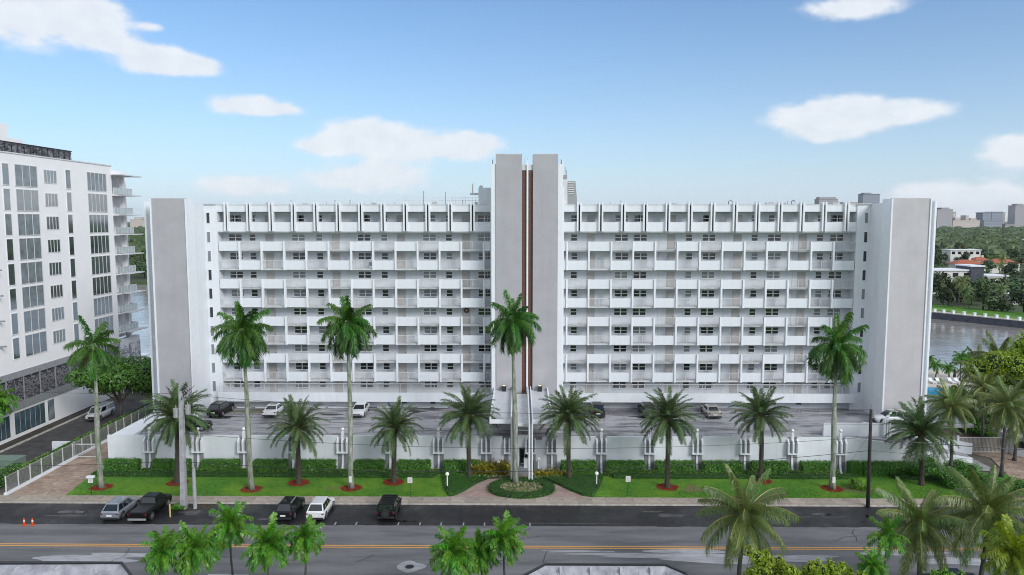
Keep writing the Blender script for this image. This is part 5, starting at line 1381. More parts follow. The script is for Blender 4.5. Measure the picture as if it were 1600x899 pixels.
def wire(a, c, sag, r, label):
    a, c = Vector(a), Vector(c); pts = []
    for i in range(19):
        f_ = i / 18; q = a.lerp(c, f_); q.z -= sag * 4 * f_ * (1 - f_); pts.append(q)
    tag(MB().tube(pts, r, 5, cap=False).build('overhead_wire', 'dark'), label, 'wire', 'overhead wires')
zA = atY(290, 722, b.y).z; zB = atY(1356, 704, b3.y).z; zB2 = atY(1333, 686, b3.y).z
wire((b.x + .2, b.y, zA), (b3.x, b3.y, zB), 1.6, .03, 'thick low cable strung between the two utility poles')
wire((b.x + .2, b.y, zt_ - 2.2), (b3.x, b3.y, zB2 + .2), 1.4, .02, 'thin upper cable between the two utility poles')
wire((b.x - .2, b.y, zA + .1), (-75, b.y - 3, zA + .8), .5, .022, 'low cable running left from the concrete pole')
wire((b.x - .2, b.y, hh - .2), (-80, b.y + 3, hh + .3), .4, .018, 'thin wire running left from the head of the concrete pole')
wire((b.x + lx, b.y, hh - .3), (b3.x + l3, b3.y, t3.z), 1.2, .018, 'thin top wire between the heads of the two poles')
wire((b3.x, b3.y, zB2), (90, b3.y + 4, zB2 - 3.4), .5, .045, 'thick cable running right from the wooden pole over the palms')
wire((b3.x, b3.y, zB), (90, b3.y, zB - 3.0), .5, .018, 'lower thin cable running right from the wooden pole')
wire((b3.x + l3 * .9, b3.y, zB2 + .6), (at(1318, 730, 1).x, 84.0, 1.0), .0, .012, 'guy wire slanting from the wooden pole towards the wall')
def lawn_lamp(px, py, ptop, lab):
    p = at(px, py, .1); q = atY(px, ptop, p.y); t = thing('lawn_lamp', lab, 'lamp', (p.x, p.y, .1), 0, 'white globe lamps'); h = q.z - .1
    MB().tube([(0, 0, 0), (0, 0, .7)], .09, 10).build('base', 'dark', t); MB().tube([(0, 0, .7), (0, 0, h - .2)], .065, 10).build('pole', 'trim', t)
    MB().ball((0, 0, h), .22, 14, 9).build('globe', 'globe', t, smooth=True)
lawn_lamp(699, 769, 741, 'white globe lamp on a short post left of the entrance island')
lawn_lamp(932, 766, 740, 'white globe lamp on a short post right of the entrance island')
lawn_lamp(841, 742, 717, 'white globe lamp among the crotons right of the steps')
lawn_lamp(779, 742, 722, 'white globe lamp among the crotons left of the steps')
def text(body, size, loc, parent, m_, name='lettering', rot=(R(90), 0, 0), sc=(1, 1, 1)):
    cu = bpy.data.curves.new(name, 'FONT'); cu.body = body; cu.size = size; cu.align_x = 'CENTER'; cu.align_y = 'CENTER'; cu.extrude = .001
    o = bpy.data.objects.new(name, cu); COL.objects.link(o); bpy.context.view_layer.update()
    me = bpy.data.meshes.new_from_object(o.evaluated_get(bpy.context.evaluated_depsgraph_get())); bpy.data.objects.remove(o)
    me.materials.clear(); me.materials.append(MT[m_]); return imesh(name, me, parent, loc, rot, sc)
def sign(px, py, ptop, w, h, lab, post='dark', red=False):
    p = at(px, py, .1); q = atY(px, ptop, p.y); t = thing('sign', lab, 'sign', (p.x, p.y, .1), 0); H_ = q.z - .1
    MB().tube([(0, 0, 0), (0, 0, H_)], .03, 8).build('post', post, t)
    pn = MB().box(-w / 2, w / 2, -.06, -.035, H_ - h, H_).build('panel', 'plate', t)
    bl = MB()
    for k in range(4): bl.box(-w * (.36 - .05 * (k % 2)), w * (.36 - .07 * (k % 3)), -.064, -.061, H_ - h * (.25 + .17 * k) - .03, H_ - h * (.25 + .17 * k))
    bl.build('print_lines', 'red' if red else 'metal', pn)
    return t
sign(641, 777, 746, .52, .62, 'small white notice sign on a thin dark post on the left lawn', red=True)
sign(981, 775, 744, .52, .62, 'small framed white notice sign on a dark post right of the entrance')
s3 = sign(143, 774, 744, .55, .75, 'white box sign on a short post beside the driveway')
MB().box(-.4, .4, -.2, .2, 1.95, 2.15).build('box_top', 'trim', s3)
p = at(1108, 790)
# ------------------------------------------------------------- fence, gate, left hedge
fx = at(4.5, 778).x
fe = thing('boundary_fence', 'white-posted grey mesh fence running back beside the driveway', 'fence', (fx, 88, 0))
FZ = atY(5, 748, at(4.5, 778).y).z
fpost = meshof(MB().box(-.05, .05, -.05, .05, 0, FZ + .05), 'post', 'rail')
fp = MB(); PL = 2.0
fp.box(-.02, .02, 0, PL, FZ - .08, FZ); fp.box(-.02, .02, 0, PL, .38, .46)
for i in range(1, 16): fp.box(-.012, .012, i * PL / 16 - .012, i * PL / 16 + .012, .46, FZ - .08)
fpm = meshof(fp, 'fence_panel', 'steel')
y = 77.2; k = 0
while y < 128:
    imesh('post', fpost, fe, (0, y - 88, 0))
    imesh('fence_panel', fpm, fe, (0, y - 88, 0)); y += PL
MB().box(-.16, .16, 77 - 88, 128 - 88, 0, .38).build('plinth', 'white', fe)
gt = thing('driveway_gate', 'white framed barred gate standing open across the driveway', 'gate', (at(117, 716).x, at(117, 716).y, 0.1))
gw = at(156, 716).x - at(117, 716).x
gm_ = MB(); gh = 1.75
gm_.box(0, gw, -.04, .04, gh - .1, gh); gm_.box(0, gw, -.04, .04, .05, .15); gm_.box(0, .1, -.04, .04, 0, gh); gm_.box(gw - .1, gw, -.04, .04, 0, gh)
gm_.build('gate_frame', 'rail', gt)
gm_ = MB()
for i in range(1, 24): gm_.box(gw * i / 24 - .012, gw * i / 24 + .012, -.015, .015, .15, gh - .1)
gm_.build('bars', 'steel', gt)
MB()._add([(gw, -.05, gh - .1), (gw, .05, gh - .1), (gw, .05, gh), (gw, -.05, gh), (.05, -.05, .1), (.05, .05, .1), (.05, .05, .22), (.05, -.05, .22)], [(0, 1, 2, 3), (4, 7, 6, 5), (0, 4, 5, 1), (1, 5, 6, 2), (2, 6, 7, 3), (3, 7, 4, 0)]).build('brace', 'rail', gt)
for q in (0, gw): MB().box(q - .08, q + .08, -.08, .08, -.1, 2.0).build('gate_post', 'rail', gt)
wq = at(155, 740, .1)
tag(MB().box(-.2, .9, -.15, .15, 0, 1.0).build('gate_pillar', 'white'), 'small white pillar where the low hedge meets the driveway', 'pillar').location = (wq.x, wq.y + .5, .1)
hedge_path([(fx - 1.1, 81), (fx - 1.1, 100), (fx - 1.1, 127)], 1.3, 1.55, 110, .12, 71, 'hedgey', 'boundary_hedge', 'tall yellow-green hedge running back along the boundary fence', rag=.08)
hedge_path([(fx - 3.0, 79), (fx - 3.0, 84)], 1.6, 1.3, 130, .12, 72, 'hedge', 'corner_hedge', 'dark green hedge patch by the green cabinet at the left edge', rag=.08)
gb_ = atY(15, 712, 84)
gcab = thing('transformer_cabinet', 'pale green utility cabinet behind the hedge at the left edge', 'cabinet', (fx - 5.2, 85, 0))
MB().box(-1.6, 1.5, -1, 1, 0, 1.55).build('body', 'greenbox', gcab, bevel=.03); MB().box(-1.65, 1.55, -1.05, 1.05, 1.55, 1.66).build('lid', 'greenbox', gcab)
tag(MB().box(-1.4, .9, -.15, .15, 0, 1.5).build('low_wall', 'white'), 'short free-standing white wall behind the boundary hedge', 'wall').location = (fx - 2.9, 92, 0)
# ------------------------------------------------------------- neighbouring white tower on the left
YN0, YN1 = 80.0, 124.8
NX = -69.0
nb = thing('neighbour_tower', 'white modern apartment tower with tall dark windows, corner balconies and metal-screened garage floors', 'building', (NX - 12, 105, 0))
def npart(mb, name, mats, par=nb, **k): return mb.build(name, mats, par, w=True, **k)
ZB, ZTp = 9.2, 38.9
npart(MB().box(NX - 26, NX, YN0 - 12, YN1, ZB, ZTp), 'facade_wall', 'neigh')
npart(MB().box(NX - 26.1, NX + .1, YN0 - 12, YN1 + .1, ZTp, ZTp + .18), 'roof_edge', 'slab')
npart(MB().box(NX - 25.7, NX - .3, YN0 - 11.7, YN1 - .3, 0, ZB), 'podium', 'screend')
def nz(row, px): # height on the facade plane for a sight line
    r = ray(px, row); t = NX / r.x; return CAMH + r.z * t, r.y * t
rn = random.Random(4)
def nwin(y0, y1, z0, z1, cols, gm):
    f = MB(); t_ = .09; X0, X1 = NX - .01, NX + .07
    f.box(X0, X1, y0, y1, z0, z0 + t_); f.box(X0, X1, y0, y1, z1 - t_, z1); f.box(X0, X1, y0, y0 + t_, z0 + t_, z1 - t_); f.box(X0, X1, y1 - t_, y1, z0 + t_, z1 - t_)
    for c in range(1, cols): q = y0 + (y1 - y0) * c / cols; f.box(X0, X1 - .01, q - .05, q + .05, z0 + t_, z1 - t_)
    o = npart(f, 'window', 'rail' if cols > 1 else 'frame')
    g_ = MB()
    for c in range(cols):
        a, b_ = y0 + (y1 - y0) * c / cols + .04, y0 + (y1 - y0) * (c + 1) / cols - .04
        g_.quad((NX + .03, a, z0 + t_), (NX + .03, b_, z0 + t_), (NX + .03, b_, z1 - t_), (NX + .03, a, z1 - t_))
    g_.build('pane', 'lglass2' if rn.random() < .2 else gm, o, w=True)
FH = 3.38
for k in range(8):
    zt2 = ZTp - 1.35 - FH * k
    for (pa, pb, cols, hgt, off) in ((6, 17.5, 1, 3.0, .0), (26, 61, 3, 3.05, 0), (71, 91, 4, 1.95, -.35), (104.5, 113, 1, 2.95, 0), (138, 168, 5, 3.0, 0)):
        ya, yb_ = nz(330, pa)[1], nz(330, pb)[1]
        nwin(ya, yb_, zt2 + off - hgt, zt2 + off, cols, 'lglass')
    nwin(88, 92, zt2 - 3.05, zt2, 3, 'lglass')
    if k > 1:
        hd_ = npart(MB().box(NX, NX + .9, 95.6, 95.9, zt2 - .8, zt2 - .6), 'sun_hood', 'metal')
# corner balconies at the far end
BY0, BY1 = YN1, nz(400, 210)[1]
npart(MB().box(NX - 24, NX - 1.9, YN1, YN1 + 8, ZB, ZTp - .4), 'rear_wall', 'neigh')
for k in range(9):
    z_ = ZTp - 1.3 - FH * k
    npart(MB().box(NX - 3.4, NX + .2, YN1 + .01, BY1, z_ - .2, z_), 'balcony_slab', 'neigh')
    npart(MB().box(NX + .2, NX + 1.5, YN1 + 1.4, BY1 + .6, z_ - .16, z_ - .02) if k else MB().box(NX + .2, NX + 1.6, YN1 - .5, BY1 + .8, z_ - .16, z_), 'balcony_slab', 'slab')
    if k:
        gl_ = MB().box(NX + .16, NX + .19, YN1 + .2, BY1 - .1, z_ + .08, z_ + 1.1); gl_.box(NX - 3.2, NX + .16, BY1 - .12, BY1 - .09, z_ + .08, z_ + 1.1)
        rlx = npart(gl_, 'balcony_glass', 'balus')
        rl2 = MB().box(NX + .13, NX + .22, YN1 + .1, BY1 - .05, z_ + 1.1, z_ + 1.16)
        n6 = 6
        for i in range(n6 + 1): yy = YN1 + .15 + (BY1 - YN1 - .3) * i / n6; rl2.box(NX + .14, NX + .21, yy - .03, yy + .03, z_, z_ + 1.1)
        npart(rl2, 'handrail', 'rail')
npart(MB().box(NX - .9, NX - .2, BY1 - 2.4, BY1 - 1.8, ZB, ZTp - 1.3), 'balcony_column', 'neigh')
# podium: metal screens, bands, garage glazing
def band(z0, z1, out, name, m__, y0=YN0 - 12, y1=YN1): npart(MB().box(NX - .02, NX + out, y0, y1, z0, z1), name, m__)
band(8.3, 9.2, .12, 'screen_band', 'screen'); band(3.9, 5.0, .15, 'screen_band', 'metal')
y = YN0 - 2; r_ = random.Random(31)
scm = []
for v_ in range(3):
    mb = MB(); rr_ = random.Random(60 + v_)
    for i in range(75):
        y0_, z0_ = rr_.uniform(.1, 3.3), rr_.uniform(0, 3.2); a = rr_.uniform(0, 3.14); l = rr_.uniform(.3, .85)
        dy_, dz_ = math.cos(a) * l / 2, math.sin(a) * l / 2; ny, nz_ = -math.sin(a) * .045, math.cos(a) * .045
        q = [(0.06, min(3.4, max(.04, y0_ + s1 * dy_ + s2 * ny)), min(3.26, max(.02, z0_ + s1 * dz_ + s2 * nz_))) for s1, s2 in ((-1, -1), (1, -1), (1, 1), (-1, 1))]
        mb.quad(*q)
    mb.box(0, .1, 0, .07, 0, 3.28); mb.box(0, .1, 3.4, 3.47, 0, 3.28)
    scm.append(meshof(mb, 'screen_panel', 'screen'))
y = YN0 - 1
while y < YN1 + 6:
    imesh('screen_panel', scm[r_.randint(0, 2)], nb, Vector((NX + .0, y, 5.0)) - nb.location); y += 3.5
npart(MB().box(NX - 1, NX - .02, YN1 - .01, BY1 + .5, 1.2, ZB), 'corner_wall', 'neigh')
for (pa, pb) in ((-30, 15), (23, 71), (76, 86)):
    ya, yb_ = nz(660, pa)[1], nz(660, pb)[1]
    zt3 = 3.6
    g_ = npart(MB().box(NX - .01, NX + .03, ya, yb_, .6, zt3), 'garage_glazing', 'garage')
    fr = MB(); fr.box(NX, NX + .12, ya, yb_, zt3, zt3 + .16); 
    for i in range(1, 6): q = ya + (yb_ - ya) * i / 6; fr.box(NX + .03, NX + .045, q - .012, q + .012, .6, zt3)
    fr.build('mullion', 'rail', g_, w=True)
npart(MB().box(NX - .1, NX + .02, YN0 - 12, YN1 + .05, 0, 3.9), 'ground_wall', 'neigh')
struct(MB().box(NX + .02, NX + 1.8, 70, 118, 0, .12).build('planting_strip', 'soil'))
struct(MB().box(NX + 1.8, NX + 2.1, 70, 118, -.01, .18).build('neighbour_kerb', 'kerb'))
struct(MB().sheet([(NX + 2.1, 77), (fx - 1.8, 77), (fx - 1.8, 121), (NX + 2.1, 121)], .012).build('neighbour_driveway', mat('neighbour_asphalt', (.075, .07, .07), .7, .3, .8, .3, 16)))
# roof: lattice screen and stair boxes
lt = MB(); Yr0, Yr1 = 74, nz(245, 118)[1]
lt.box(NX - .6, NX - .5, Yr0, Yr1, ZTp + 1.55, ZTp + 1.65); lt.box(NX - .6, NX - .5, Yr0, Yr1, ZTp + .2, ZTp + .3)
yy = Yr0
while yy < Yr1: lt.box(NX - .6, NX - .52, yy, yy + .08, ZTp + .2, ZTp + 1.6); yy += 1.3
npart(MB().box(NX - .68, NX - .66, Yr0, Yr1, ZTp + .2, ZTp + 1.6), 'roof_screen_glass', mat('roof_screen_grey', (.25, .25, .27), .6, .2, 2)); npart(lt, 'roof_screen_frame', 'dark')
lt = MB(); r_ = random.Random(2)
for i in range(700):
    y0_ = r_.uniform(Yr0, Yr1 - .5); z0_ = r_.uniform(.3, 1.5); lt.box(NX - .57, NX - .54, y0_, y0_ + r_.uniform(.1, .6), ZTp + z0_, ZTp + z0_ + r_.uniform(.03, .12))
npart(lt, 'roof_screen_lattice', 'screend')['kind'] = 'stuff'
npart(MB().box(NX - 9, NX - 2.0, 84, nz(210, 19)[1] * 1.0 + 2, ZTp, ZTp + 4.2), 'stair_box', 'neigh'); npart(MB().box(NX - 9, NX - 2.0, nz(210, 19)[1] + 2, nz(225, 40)[1] + 2.4, ZTp, ZTp + 2.4), 'stair_box', 'neigh')
# low dark roof, boats and dock seen in the gap
gp = atY(222, 600, 128)
sh = thing('boat_shed', 'low dark-roofed waterside shed between the tower and the wing', 'shed', (gp.x, 128, 0))
MB()._add([(-6, -4, 2.9), (7, -4, 2.6), (7, 4, 3.6), (-6, 4, 3.6)], [(0, 1, 2, 3)]).box(-5.8, 6.8, 3.7, 3.9, 0, 3.4).build('roof', 'dark', sh)
for i in range(9): MB().box(-5.8 + i * 1.5, -5.66 + i * 1.5, -3.9, -3.76, 0, 2.6).build('post', 'rail', sh)
MB().box(-5.8, 6.6, -3.95, -3.85, 1.0, 1.1).build('handrail', 'rail', sh)
def boat(px, py, L_, hd, label, cov):
    p = at(px, py, -1); t = thing('docked_boat', label, 'boat', (p.x, p.y, -1), hd); mb = MB(); n = 8; w = L_ * .14
    for i in range(n + 1):
        f_ = i / n; ww = w * math.sin(math.pi * (.18 + .5 * (1 - f_) + .12)) if f_ > .4 else w; ww = w * (1 if f_ < .5 else math.sqrt(max(.01, 1 - ((f_ - .5) / .5) ** 2)))
        x_ = -L_ / 2 + L_ * f_; mb.v += [(x_, -ww * .6, 0), (x_, -ww, .9 + .4 * f_), (x_, ww, .9 + .4 * f_), (x_, ww * .6, 0)]
    for i in range(n):
        for k in range(3): mb.f.append((i * 4 + k, (i + 1) * 4 + k, (i + 1) * 4 + k + 1, i * 4 + k + 1)); mb.m.append(0)
    mb.f.append((0, 1, 2, 3)); mb.m.append(0); mb.build('hull', 'trim', t)
    MB().box(-L_ * .2, L_ * .15, -w * .6, w * .6, .9, 2.1).build('cabin', cov, t, bevel=.1); MB().box(-L_ * .25, L_ * .1, -w * .7, w * .7, 2.6, 2.7).build('canopy', 'trim', t)
    for sx in (-.2, .08):
        for sy in (-.6, .6): MB().tube([(L_ * sx, w * sy, 1), (L_ * sx, w * sy, 2.6)], .04, 5).build('support', 'steel', t)
boat(222, 573, 12, R(5), 'white motor boat with a pale canopy docked furthest out in the left gap', 'trim'); boat(219, 588, 9, R(-8), 'boat under a blue cover docked nearer in the left gap', mat('blue_cover', (.03, .14, .24), .6, .1))
# ------------------------------------------------------------- right side: gate, gatehouse, pool
g0, g1 = atY(1495, 712, 93).x, atY(1572, 712, 93).x
sg = thing('slatted_gate', 'wide beige vertical-slatted sliding gate left of the gatehouse', 'gate', (g0, 93, .1))
sl = meshof(MB().box(0, .11, -.03, .03, .15, 1.95), 'slat', mat('slat_beige', (.38, .35, .32), .7, .1, 3))
nS = int((g1 - g0) / .17)
for i in range(nS): imesh('slat', sl, sg, (i * (g1 - g0) / nS, 0, 0))
MB().box(0, g1 - g0, -.04, .04, 1.95, 2.05).build('top_rail', 'rail', sg); MB().box(0, g1 - g0, -.04, .04, .05, .15).build('bottom_rail', 'rail', sg)
for q in (0, g1 - g0): MB().box(q - .12, q + .12, -.12, .12, -.1, 2.25).build('gate_post', 'trim', sg)
gx = atY(1578, 712, 92).x
gh_ = thing('gatehouse', 'small white gatehouse with dark windows at the right edge', 'building', (gx + 2.4, 93, .1))
MB().prism([(-1.9, -1.0), (-.9, -2), (2.6, -2), (2.6, 2), (-1.9, 2)], 0, 2.3).build('wall', 'white', gh_); MB().prism([(-2.5, -1.2), (-1.2, -2.6), (3.2, -2.6), (3.2, 2.6), (-2.5, 2.6)], 2.3, 2.5).build('roof', 'roofm', gh_)
w_ = MB().box(-.7, .5, -2.06, -2.0, 1.1, 2.0).build('window', 'frame', gh_); MB().quad((-.6, -2.07, 1.18), (.4, -2.07, 1.18), (.4, -2.07, 1.92), (-.6, -2.07, 1.92)).build('pane', 'glass', w_)
w_ = MB().box(1.0, 2.2, -2.06, -2.0, 1.1, 2.0).build('window', 'frame', gh_); MB().quad((1.1, -2.07, 1.18), (2.1, -2.07, 1.18), (2.1, -2.07, 1.92), (1.1, -2.07, 1.92)).build('pane', 'glass', w_)
w_ = MB()._add([(-1.86, -1.12, 1.1), (-.96, -2.02, 1.1), (-.96, -2.02, 2.0), (-1.86, -1.12, 2.0)], [(0, 1, 2, 3)]).build('window', 'glass', gh_)
w_.location = (-.03, -.03, 0)
# pool terrace
struct(MB().prism([(53.2, 112), (80, 112), (92, 128), (92, 141), (53.2, 141)], -.5, 1.0).build('pool_terrace', 'pooldeck'))
pc = at(1455, 614, 1.0)
struct(MB().sheet([(pc.x + 5.2 * math.cos(R(a)) - .5, pc.y + 4.6 * math.sin(R(a))) for a in range(0, 360, 12)], 1.012).build('pool_water', 'pool'))
cpm = MB()
for a in range(0, 360, 8):
    q = [(pc.x - .5 + rr_ * math.cos(R(b_)), pc.y + rr_ * .885 * math.sin(R(b_))) for b_, rr_ in ((a, 5.15), (a + 7.6, 5.15), (a + 7.6, 5.6), (a, 5.6))]
    cpm.prism(q, 1.0, 1.06)
struct(cpm.build('pool_coping', 'kerb'))
p = at(1491, 597, 1.0)
um = thing('closed_umbrella', 'dark closed parasol standing by the pool', 'umbrella', (p.x, p.y, 1.0))
MB().tube([(0, 0, 0), (0, 0, 2.7)], .04, 6).build('pole', 'steel', um); MB().tube([(0, 0, .9), (0, 0, 1.3), (0, 0, 2.75)], [.28, .25, .03], 8).build('canopy', 'dark', um)
for i, (px, lab) in enumerate(((1487, 'white sun lounger left of the closed parasol'), (1497, 'white sun lounger right of the closed parasol'), (1457, 'white sun lounger nearest the wing on the pool terrace'), (1468, 'second white sun lounger from the wing on the pool terrace'))):
    p = at(px, 599, 1.0); t = thing('sun_lounger', lab, 'sun lounger', (p.x, p.y, 1.0), R(90), 'sun loungers by the pool')
    MB().box(-.9, .4, -.32, .32, .28, .36).build('seat', 'trim', t); MB()._add([(.4, -.32, .3), (.4, .32, .3), (1.0, .32, .8), (1.0, -.32, .8)], [(0, 1, 2, 3)]).build('backrest', 'trim', t)
    for a in (-.8, .3):
        for c in (-.28, .28): MB().box(a - .03, a + .03, c - .03, c + .03, 0, .28).build('leg', 'trim', t)
tag(MB().box(0, 10, -.15, .15, 0, 1.6).build('pool_wall', 'white'), 'white garden wall between the right wing and the slatted gate', 'wall').location = (54.5, 104, 0)
# ------------------------------------------------------------- roofs at the bottom edge
MT['membr'] = mat('pale_flashing', (.45, .45, .48), .6, .1, 2)
def flat_roof(nm, a, b, row, z, Ydep, label, seed, chL=0, chR=1.8):
    y1 = at(800, row, z).y; x0, x1 = at(a, row, z).x, at(b, row, z).x
    t = thing(nm, label, 'building', ((x0 + x1) / 2, y1 - 6, 0))
    poly = [(x0 - chL - 0, y1 - 14), (x0 - chL, y1 - chL * 1.1), (x0, y1), (x1, y1), (x1 + chR, y1 - chR * 1.1), (x1 + chR, y1 - 14)]
    MB().prism(poly, 0, z - .5).build('wall', 'white', t, w=True)
    n = len(poly); cxx = sum(p[0] for p in poly) / n; cyy = y1 - 7
    def inn(k):
        rr = []
        for i in range(n):
            p0, p1, p2 = Vector((*poly[i - 1], 0)), Vector((*poly[i], 0)), Vector((*poly[(i + 1) % n], 0))
            d1, d2 = (p1 - p0).normalized(), (p2 - p1).normalized(); n1, n2 = Vector((-d1.y, d1.x, 0)), Vector((-d2.y, d2.x, 0)); m = (n1 + n2).normalized(); m /= max(.4, m.dot(n1))
            cen = Vector((cxx, cyy, 0)) - p1
            if m.dot(cen) < 0: m = -m
            rr.append(p1 + m * k)
        return rr
    A, Bq, C = inn(0), inn(.14), inn(.75)
    mb = MB()
    for i in range(n):
        j = (i + 1) % n
        mb._add([(A[i].x, A[i].y, z - .5), (A[j].x, A[j].y, z - .5), (A[j].x, A[j].y, z + .02), (A[i].x, A[i].y, z + .02), (Bq[j].x, Bq[j].y, z + .02), (Bq[i].x, Bq[i].y, z + .02), (Bq[j].x, Bq[j].y, z - .1), (Bq[i].x, Bq[i].y, z - .1)],
                [(0, 1, 2, 3), (3, 2, 4, 5), (5, 4, 6, 7)])
    mb.build('parapet_cap', 'dark', t, w=True)
    mb = MB(); rr_ = random.Random(seed)
    for i in range(n):
        j = (i + 1) % n; q = 14
        for k in range(q):
            f0, f1 = k / q, (k + 1) / q; a0, a1 = Bq[i].lerp(Bq[j], f0), Bq[i].lerp(Bq[j], f1); c0, c1 = C[i].lerp(C[j], f0), C[i].lerp(C[j], f1)
            z0_, z1_ = z - .12 + rr_.uniform(-.02, .02), z - .5
            mb.quad((a0.x, a0.y, z - .1), (a1.x, a1.y, z - .1), (c1.x, c1.y, z1_), (c0.x, c0.y, z1_ + rr_.uniform(0, .05)))
    mb.build('membrane_upstand', mat('membrane_grey' + str(seed), (.33, .335, .37), .6, .2, 1.5, .4, 6, rvar=.2), t, w=True)
    MB().sheet([(v.x, v.y) for v in C], z - .48).build('roof_membrane', mat('roof_sheet' + str(seed), (.26, .26, .285), .5, .3, 1.0, .3, 6, rvar=.25), t, w=True)
    for k in range(4):
        q0 = Bq[2].lerp(Bq[3], (k + .5) / 4)
        if x1 > q0.x > x0: MB().box(q0.x - .09, q0.x + .09, q0.y - .58, q0.y - .1, z - .42, z - .10).build('scupper_patch', 'membr', t, w=True)
flat_roof('street_front_building', -60, 188, 881, 7.5, 12, 'grey membrane roof with a dark parapet cap in the bottom left corner', 1, 0, 1.6)
flat_roof('street_front_building', 851, 1040, 880, 7.5, 12, 'grey membrane roof with angled corners at the bottom edge right of centre', 2, 1.8, 1.1)
# ------------------------------------------------------------- far shore
A, Bq = at(1450, 497, -1), at(1600, 513, -1)
dv = (Bq - A).normalized(); nv = Vector((-dv.y, dv.x, 0)); nv = nv if nv.y > 0 else -nv
A2, B2 = A - dv * 60, Bq + dv * 40
sw_ = MB()
def strip(off0, off1, z0, z1, mb): 
    q = [A2 + nv * off0, B2 + nv * off0, B2 + nv * off1, A2 + nv * off1]; mb.prism([(v.x, v.y) for v in q], z0, z1); return mb
wall_ = tag(strip(-.5, .1, -1.5, .95, MB()).build('seawall', 'seawall'), 'dark seawall with a pale cap along the far bank of the canal', 'seawall')
strip(-.6, 2.6, .95, 1.12, MB()).build('cap', 'kerb', wall_)
struct(strip(2.6, 22, .3, 1.0, MB()).build('far_lawn', 'lawn'))
pp = meshof(MB().box(-.32, .32, -.32, .32, -.6, 1.9).box(-.4, .4, -.4, .4, 1.9, 2.1), 'pier_post', 'trim')
for i, px in enumerate((1460, 1474, 1489, 1506, 1522.5, 1539, 1557, 1574, 1593)):
    r = ray(px, 497); k = (A.x * dv.y - A.y * dv.x) / (r.x * dv.y - r.y * dv.x)
    imesh('pier_post', pp, wall_, (r.x * k, r.y * k, 0))
def fartree(seed, w, h):
    B = lumps(w, h * .25, h * .75, 8, seed); mb = tree_mesh(B, 620, .75, seed, 'leaff')
    mb.tube([(0, 0, 0), (0, 0, h * .5)], .3, 5); return meshof(mb, 'far_tree', ['core', 'leaff'])
FT = [fartree(300 + i, w, h) for i, (w, h) in enumerate([(6, 9), (5, 11), (7.5, 8), (4.5, 7), (6.5, 12)])]
def farpalm(seed, h):
    r_ = random.Random(seed); mb = MB().tube([(0, 0, 0), (.3, 0, h)], [.22, .15], 5)
    for k in range(20):
        a = k * 2.4; e0 = D(70 - 6 * k); fr = frond(3.6, e0, e0 - 1.2, 14, 1.1, .5, .9, .16, seed + k)
        ca, sa = math.cos(a), math.sin(a); b0 = len(mb.v)
        mb.v += [(x * ca - y * sa + .3, x * sa + y * ca, z + h) for x, y, z in fr.v]; mb.f += [tuple(i + b0 for i in f_) for f_ in fr.f]; mb.m += [1] * len(fr.f)
    return meshof(mb, 'far_palm', ['ctrunk', 'coco'])
FP = [farpalm(400 + i * 30, h) for i, h in enumerate((8, 10, 6.5))]
r_ = random.Random(5); cnt = 0
def put_tree(x, y, s_, palmp=.3):
    if r_.random() < palmp: o = imesh('far_palm', r_.choice(FP), None, (x, y, .3), (0, 0, r_.uniform(0, 6)), (s_,) * 3); tag(o, 'palm among the trees on the far bank', 'palm tree', 'palms on the far bank')
    else: o = imesh('far_tree', r_.choice(FT), None, (x, y, .3), (0, 0, r_.uniform(0, 6)), (s_ * r_.uniform(.85, 1.2), s_, s_ * r_.uniform(.85, 1.1))); tag(o, 'broadleaf tree in the dense green of the far bank', 'tree', 'trees on the far bank')
houses = []
for i in range(12):   # first row behind the lawn
    f_ = -.15 + i * .115; q = A.lerp(Bq, f_ * 1.5) + nv * r_.uniform(16, 26); put_tree(q.x, q.y, r_.uniform(.65, .95), .25)
for i in range(150):
    Y_ = 250 + (i / 150) ** 1.3 * 400 + r_.uniform(-8, 8); X_ = Y_ * r_.uniform(.515, .80)
    k = nv.dot(Vector((X_, Y_, 0)) - A)
    if k < 22: continue
    if 408 < Y_ < 450 and .57 < X_ / Y_ < .70: continue
    if 288 < Y_ < 312 and .55 < X_ / Y_ < .67: continue
    put_tree(X_, Y_, r_.uniform(.7, 1.1) * (1 if Y_ < 330 else .95))
for i in range(46):
    Y_ = 352 + (i / 46) ** 1.3 * 330 + r_.uniform(-6, 6); put_tree(Y_ * r_.uniform(-.60, -.44), Y_, r_.uniform(.8, 1.2))
# the woodland beyond, one mass
mb = MB(); r_ = random.Random(9)
for i in range(2600):
    Y_ = 560 + (r_.random() ** 1.3) * 2300; side = r_.random() < .68
    X_ = Y_ * (r_.uniform(.40, .82) if side else r_.uniform(-.64, -.38)); w = r_.uniform(5, 10) * (1 + Y_ / 4000); h = r_.uniform(7, 13)
    b0 = len(mb.v); mb.ball((X_, Y_, h * .45), w, 6, 4, 0, h * .55)
    for j in range(b0, len(mb.v)):
        v = Vector(mb.v[j]); mb.v[j] = (v.x + r_.uniform(-1.2, 1.2), v.y, v.z + r_.uniform(-1, 1))
    for k in range(16):
        a = r_.uniform(0, 6.28); e = r_.uniform(-.1, 1.5); c = Vector((X_ + w * 1.02 * math.cos(a) * math.cos(e), Y_ + w * math.sin(a) * math.cos(e), h * .45 + h * .58 * math.sin(e)))
        u = Vector((r_.uniform(-1, 1), r_.uniform(-.4, .4), r_.uniform(-1, 1))).normalized() * r_.uniform(1, 2.4); v = Vector((-u.z, 0, u.x)) * .6
        mb.quad(c - u, c - v, c + u, c + v)
tag(mb.build('far_woodland', 'leaff'), 'distant woodland stretching to the skyline', None, None, 'stuff')
